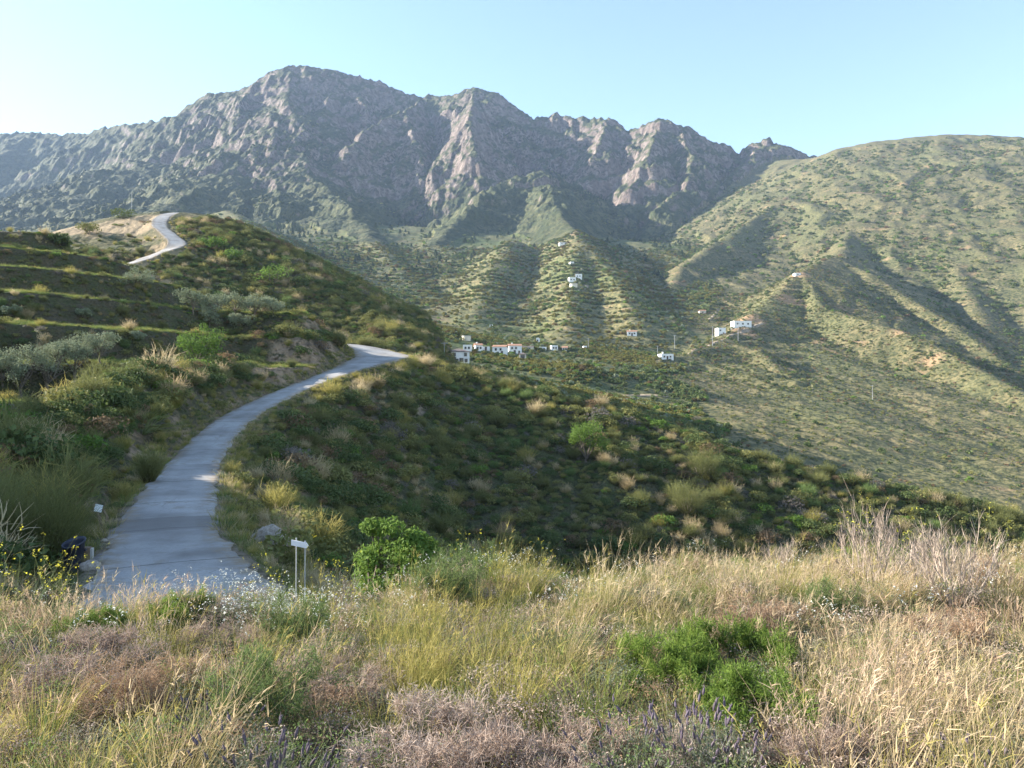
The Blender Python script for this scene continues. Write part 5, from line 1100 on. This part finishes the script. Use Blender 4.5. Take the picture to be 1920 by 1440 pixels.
def lavender(seed, h=.34, rad=.26, n=70):
    g = G(seed); r = g.r; a = r.rand(n) * 6.28; q = np.sqrt(r.rand(n)); p = np.stack([np.cos(a) * q * rad * .4, np.sin(a) * q * rad * .4, np.full(n, -.02)], 1); d = unit(np.stack([np.cos(a) * q * .8, np.sin(a) * q * .8, np.ones(n)], 1)); ln = h * (.65 + .4 * r.rand(n)); tip = g.ribbons(p, d, ln, .004, .2, 2); st = g.mesh('stems', L['stem'])
    g = G(seed + 1); r = g.r
    for _ in range(16):
        t = .25 + .65 * r.rand(n); g.ribbons(p + d * (ln * t)[:, None], unit(d + r.normal(0, .6, (n, 3))), .035 * (.6 + .7 * r.rand(n)), .0045, .3, 1)
    lf = g.mesh('leaves', L['lavleaf']); g = G(seed + 2); r = g.r
    for i in range(n):
        if r.rand() < .5: b = tip[i]; L_ = .022 + .02 * r.rand(); g.tube([b - d[i] * .004, b + d[i] * L_ * .25, b + d[i] * L_ * .7, b + d[i] * L_], [.003, .0068, .006, .002], 6, r.rand()); g.ribbons(np.repeat((b + d[i] * L_)[None], 3, 0), unit(d[i] + r.normal(0, .5, (3, 3))), .014, .006, .2, 1)
    return [('stems', st), ('leaves', lf), ('flower_heads', g.mesh('flower_heads', L['lavhead']))]
def mustard(seed, h=1.0, n=5, spread=.35, fl=5):
    g = G(seed); r = g.r; a = r.rand(n) * 6.28; p = r.normal(0, .03, (n, 3)) * [1, 1, 0]; d = unit(np.stack([np.cos(a) * spread, np.sin(a) * spread, np.ones(n)], 1)); ln = h * (.7 + .35 * r.rand(n)); tips = [g.ribbons(p, d, ln, .007, .25, 4)]; ds = [d]
    for _ in range(4):
        t = .35 + .55 * r.rand(n); d2 = unit(d + r.normal(0, .5, (n, 3)) + [0, 0, .3]); tips.append(g.ribbons(p + d * (ln * t)[:, None], d2, ln * .3 * (.6 + .7 * r.rand(n)), .0045, .3, 3)); ds.append(d2)
    for _ in range(3): g.ribbons(p + d * (ln * .3 * r.rand(n))[:, None], unit(r.normal(0, 1, (n, 3)) + [0, 0, .6]), .10, .022, .4, 2, .2)
    st = g.mesh('stems', L['stem']); g = G(seed + 1); r = g.r; T = np.concatenate(tips)
    for _ in range(fl): c = T + r.normal(0, .011, T.shape); g.leaves(c, np.tile([0, -.3, 1.0], (len(T), 1)), .0085, .8, .5)
    return [('stems', st), ('flowers', g.mesh('flowers', L['petal']))]
def bare_shrub(seed, h=1.1, rad=.5):
    g = G(seed); branching(g, 22, h, rad, .016, 3, 3, .28, .35); a = g.mesh('branches', L['twig']); g = G(seed + 1); tips, d = branching(g, 14, h * .75, rad * 1.1, .006, 3, 3, .35, .3); return [('branches', a), ('twigs', g.mesh('twigs', L['twig']))]
DS = [dead_shrub(700 + 10 * i, t, h, rd_) for i, (t, h, rd_) in enumerate([('deadtip', .50, .42), ('deadtip', .44, .46), ('rusttip', .52, .45)])]
NS = [needle_shrub(740 + 10 * i, l, h, rd_, n_) for i, (l, h, rd_, n_) in enumerate([('juniper', .50, .42, 46), ('juniper', .42, .38, 46), ('fine', .62, .32, 20)])]
LV = [lavender(770), lavender(780, .30, .3, 80)]; MU = [mustard(800), mustard(810, .9, 6, .45), mustard(820, 1.1, 4, .25)]; BS = [bare_shrub(840), bare_shrub(850, .95, .5)]
TG = [[('blades', tuft(870 + i, L[m], 130, h, .14, .0048, .5, .2, 34, w))] for i, (m, h, w) in enumerate([('gold', .85, .14), ('straw', .9, .26), ('straw2', .8, .3), ('grass', .6, .05)])]
FG = [  # kind, variant, pixel column of the plant, row of its top, height, scale, label, category
 ('dead_shrub', DS[0], 180, 1168, .50, 1.1, 'wide greyish brown dead shrub at left, below the straw grass', 'shrub'), ('dead_shrub', DS[2], 290, 1185, .50, 1.05, 'brown dead shrub right next to the wide greyish one', 'shrub'), ('dead_shrub', DS[1], 60, 1215, .44, .9, 'grey dead shrub at the left picture edge', 'shrub'),
 ('dead_shrub', DS[0], 620, 1205, .50, 1.0, 'pinkish grey dead shrub left of the golden tussock', 'shrub'), ('dead_shrub', DS[1], 720, 1225, .44, .95, 'dead shrub between the pinkish one and the golden tussock', 'shrub'), ('dead_shrub', DS[0], 800, 1300, .50, 1.0, 'large pale dead shrub at the bottom centre, left half', 'shrub'),
 ('dead_shrub', DS[1], 930, 1310, .44, 1.1, 'large pale dead shrub at the bottom centre, right half', 'shrub'), ('dead_shrub', DS[2], 1440, 1085, .52, 1.1, 'rusty dead shrub above the bright green needle shrub', 'shrub'), ('dead_shrub', DS[2], 1890, 1030, .52, 1.2, 'rusty dead shrub at the right picture edge', 'shrub'),
 ('dead_shrub', DS[1], 1235, 1345, .44, .75, 'small grey dead shrub beside the right lavender', 'shrub'), ('dead_shrub', DS[0], 420, 1150, .50, .8, 'grey dead shrub below the road fork', 'shrub'), ('dead_shrub', DS[1], 1530, 1320, .44, .9, 'grey dead shrub low in front of the straw grass at right', 'shrub'),
 ('dead_shrub', DS[0], 1060, 1350, .50, .8, 'grey dead shrub right of the large pale ones', 'shrub'), ('dead_shrub', DS[2], 1780, 1110, .52, 1.0, 'rusty dead shrub among the straw grass at far right', 'shrub'), ('dead_shrub', DS[1], 60, 1300, .44, .8, 'dark grey dead shrub low at the left edge', 'shrub'),
 ('needle_shrub', NS[0], 1370, 1155, .46, 1.05, 'bright green needle shrub, the highest of the three at right', 'shrub'), ('needle_shrub', NS[1], 1225, 1180, .38, 1.0, 'bright green needle shrub, leftmost of the three at right', 'shrub'), ('needle_shrub', NS[1], 1432, 1245, .38, 1.0, 'bright green needle shrub, lowest of the three at right', 'shrub'),
 ('needle_shrub', NS[0], 345, 1105, .46, .8, 'green needle shrub at the meadow edge below the road', 'shrub'), ('needle_shrub', NS[1], 640, 1135, .38, 1.1, 'green needle shrub below the arrow sign', 'shrub'), ('needle_shrub', NS[0], 1640, 1020, .46, 1.2, 'green needle shrub at the foot of the tall bare shrub', 'shrub'),
 ('needle_shrub', NS[1], 175, 1135, .38, .8, 'small green needle shrub among the straw grass at left', 'shrub'), ('needle_shrub', NS[1], 1740, 1050, .38, 1.0, 'green needle shrub between the two bare shrubs', 'shrub'),
 ('green_shrub', NS[2], 850, 1018, .62, 1.15, 'upright green shrub at the meadow edge right of the leafy tree', 'shrub'), ('green_shrub', NS[2], 905, 1010, .62, 1.0, 'fine green shrub beside the upright one at the edge', 'shrub'), ('green_shrub', NS[2], 555, 1100, .62, .9, 'fine green shrub left of the arrow sign foot', 'shrub'), ('green_shrub', NS[2], 1310, 1080, .62, 1.0, 'fine green shrub at the edge above the needle shrubs', 'shrub'),
 ('green_shrub', NS[2], 720, 1110, .62, .9, 'fine green shrub in front of the leafy tree', 'shrub'), ('green_shrub', NS[2], 500, 1190, .62, .9, 'fine green shrub between the left dead shrubs', 'shrub'), ('green_shrub', NS[2], 1560, 1075, .62, .8, 'fine green shrub left of the tall bare shrub', 'shrub'),
 ('lavender', LV[0], 490, 1352, .34, 1.15, 'lavender with dark purple heads at bottom left, right plant', 'lavender'), ('lavender', LV[1], 540, 1390, .30, 1.1, 'lavender lowest at bottom left by the picture edge', 'lavender'), ('lavender', LV[1], 410, 1300, .30, 1.0, 'grey leaved lavender above the purple ones at bottom left', 'lavender'),
 ('lavender', LV[0], 1180, 1335, .34, 1.0, 'grey lavender left of the pair at bottom right', 'lavender'), ('lavender', LV[1], 1290, 1310, .30, 1.2, 'lavender with pale purple heads below the needle shrubs', 'lavender'), ('lavender', LV[0], 1360, 1335, .34, 1.1, 'lavender with long heads right of the pale one', 'lavender'), ('lavender', LV[0], 100, 1190, .34, .9, 'grey green lavender among dead shrubs at the left edge', 'lavender'), ('lavender', LV[1], 1850, 1390, .30, 1.0, 'grey lavender at the bottom right corner', 'lavender'),
 ('bare_shrub', BS[0], 1640, 905, 1.1, 1.12, 'tall bare pale shrub with forked twigs right of the mustard', 'shrub'), ('bare_shrub', BS[1], 1790, 935, .95, 1.2, 'second bare shrub nearer the right picture edge', 'shrub'), ('bare_shrub', BS[1], 1455, 990, .95, .75, 'thin bare shrub left of the tall one', 'shrub'), ('bare_shrub', BS[1], 650, 1005, .95, .6, 'small bare twigs between arrow sign and leafy tree', 'shrub'), ('bare_shrub', BS[0], 1730, 975, 1.1, .8, 'bare twigs between the two big bare shrubs', 'shrub'),
 ('mustard', MU[0], 40, 1000, 1.0, 1.0, 'mustard plant with yellow flowers at the left edge', 'flower'), ('mustard', MU[1], 95, 1010, .9, 1.0, 'mustard plant with yellow flowers in front of the bin', 'flower'), ('mustard', MU[2], 150, 1035, 1.1, .8, 'mustard plant with yellow flowers right of the bin', 'flower'), ('mustard', MU[1], 15, 1050, .9, .9, 'low mustard plant cut by the left edge', 'flower'),
 ('mustard', MU[1], 545, 1018, .9, .9, 'mustard stems with yellow flowers just left of the arrow sign', 'flower'), ('mustard', MU[0], 605, 1012, 1.0, .85, 'mustard stems with yellow flowers right of the arrow sign', 'flower'), ('mustard', MU[2], 868, 985, 1.1, .8, 'mustard rising above the upright green shrub', 'flower'), ('mustard', MU[0], 945, 1005, 1.0, .8, 'mustard at the meadow edge right of the green shrubs', 'flower'),
 ('mustard', MU[0], 1590, 905, 1.0, 1.1, 'tall mustard left of the tall bare shrub', 'flower'), ('mustard', MU[1], 1660, 935, .9, 1.1, 'mustard growing through the tall bare shrub', 'flower'), ('mustard', MU[2], 1880, 945, 1.1, .9, 'mustard at the right picture edge', 'flower'), ('mustard', MU[1], 1010, 1015, .9, .8, 'low mustard right of the other one at the edge', 'flower'),
 ('tussock', TG[0], 880, 1085, .85, 1.05, 'golden green tussock in the centre of the meadow', 'grass'), ('tussock', TG[0], 960, 1110, .85, .95, 'golden tussock right of the central one', 'grass'), ('tussock', TG[0], 800, 1110, .85, .85, 'golden tussock left of the central one', 'grass'), ('tussock', TG[1], 1140, 990, .9, 1.1, 'tall straw tussock rising over the meadow edge', 'grass'), ('tussock', TG[1], 1240, 1015, .9, 1.0, 'straw tussock right of the tall edge tussock', 'grass'),
 ('tussock', TG[2], 1600, 1140, .8, 1.05, 'rosy straw tussock right of the needle shrubs', 'grass'), ('tussock', TG[2], 1700, 1110, .8, 1.1, 'large rosy straw tussock under the bare shrubs', 'grass'), ('tussock', TG[1], 1820, 1150, .9, 1.05, 'straw tussock leaning at the right side', 'grass'), ('tussock', TG[2], 1520, 1190, .8, .9, 'rosy straw tussock just right of the lowest needle shrub', 'grass'), ('tussock', TG[1], 1700, 1230, .9, 1.0, 'straw tussock in the middle of the right grass', 'grass'),
 ('tussock', TG[0], 1600, 1290, .85, .9, 'golden tussock low at the right', 'grass'), ('tussock', TG[0], 1850, 1300, .85, .95, 'golden tussock at the lower right edge', 'grass'), ('tussock', TG[1], 340, 1180, .9, .9, 'leaning straw tussock between the brown dead shrubs', 'grass'), ('tussock', TG[0], 250, 1250, .85, .9, 'golden tussock in front of the brown dead shrubs', 'grass'), ('tussock', TG[0], 110, 1320, .85, .85, 'golden tussock at the lower left', 'grass'),
 ('tussock', TG[3], 380, 1330, .6, .9, 'green tussock left of the lavender', 'grass'), ('tussock', TG[0], 470, 1170, .85, .75, 'thin golden tussock below the road fork', 'grass'), ('tussock', TG[2], 260, 1058, .8, .7, 'rosy straw tussock in front of the road', 'grass'), ('tussock', TG[2], 190, 1070, .8, .7, 'rosy straw tussock left in front of the road', 'grass'), ('tussock', TG[1], 1480, 1010, .9, .8, 'straw tussock at the edge left of the bare shrubs', 'grass'),
 ('tussock', TG[1], 700, 1150, .9, .8, 'straw tussock left of the golden tussocks', 'grass'), ('tussock', TG[3], 1130, 1180, .6, 1.1, 'green tussock left of the needle shrubs', 'grass'), ('tussock', TG[1], 1060, 1080, .9, .85, 'straw tussock right of the golden tussocks', 'grass'), ('tussock', TG[0], 60, 1390, .85, .75, 'golden tussock at the bottom left corner', 'grass'), ('tussock', TG[1], 1380, 1040, .9, .75, 'straw tussock above the rusty dead shrub', 'grass'),
]
CLEAR = []; CR = {'dead_shrub': .42, 'needle_shrub': .36, 'green_shrub': .25, 'lavender': .30, 'bare_shrub': .25, 'mustard': 0.0, 'tussock': 0.0}
print('meadow plants', round(time.time() - T0, 1))
for i, (nm, ms, px, top, h, s, lb, cat) in enumerate(FG):
    h = max(max(v.co.z for v in me.vertices) for _, me in ms) * .93 if nm not in ('tussock', 'mustard') else h
    at = at_top(px, top, h * s); CLEAR += [(at[0], at[1], CR[nm] * s)] if CR[nm] else []; rz = RS.rand() * 6.28 if nm not in ('tussock',) else RS.uniform(-.5, .5); parts(nm, lb, cat, {'dead_shrub': 'dead shrubs in the meadow', 'needle_shrub': 'bright green needle shrubs', 'green_shrub': 'fine green shrubs', 'lavender': 'lavender plants', 'bare_shrub': 'bare twig shrubs', 'mustard': 'mustard plants', 'tussock': 'grass tussocks'}[nm], at, ms, rz, s)
def white_flowers():
    g = G(900); r = g.r; n = 26; p = r.normal(0, .12, (n, 3)) * [1, 1, 0]; d = unit(r.normal(0, .25, (n, 3)) + [0, 0, 1]); tip = g.ribbons(p, d, .3 + .2 * r.rand(n), .003, .2, 2); a = g.mesh('white_stems', L['stem']); g = G(901)
    for _ in range(4): g.leaves(tip + g.r.normal(0, .012, tip.shape), np.tile([0, -.2, 1.0], (n, 1)), .008, .8, .4)
    b = g.mesh('white_heads', L['white']); g = G(902); p2 = g.r.normal(0, .12, (16, 3)) * [1, 1, 0]; tip = g.ribbons(p2, unit(g.r.normal(0, .3, (16, 3)) + [0, 0, 1]), .35, .003, .2, 2); g = G(903)
    for _ in range(3): g.leaves(tip, np.tile([0, -.2, 1.0], (16, 1)), .009, .8, .4)
    c = g.mesh('yellow_heads', L['petal'])
    x, y = polar_points(2500, 6, 13.5, -36, 36); z, lab, rd = gs(x, y, ['H', 'L', 'RD']); px, py = proj(x, y, z + .3); w = np.exp(-((px - 560) / 170) ** 2 - ((py - 1090) / 60) ** 2) + .16 * np.exp(-((px - 960) / 300) ** 2 - ((py - 1040) / 40) ** 2) + .01
    ok = (lab == MEADOW) & (rd > .3) & (RS.rand(len(x)) < w * .55); x, y, z = [np.repeat(q[ok], 2) for q in (x, y, z)]; k = np.tile([0, 1], len(x) // 2); ye = np.repeat(RS.rand(len(x) // 2) < .25, 2); k = np.where(ye & (k == 1), 2, k); rot = np.repeat(RS.rand(len(x) // 2) * 6.28, 2)
    scatter('small_flowers', [a, b, c], x, y, z, rot, np.full(len(x), 1.0), k, 'small white and yellow flowers sprinkled over the meadow edge', 'flowers')
meadow_grass()
white_flowers()
print('meadow', round(time.time() - T0, 1))
build_haze()
print('script seconds', round(time.time() - T0, 1))
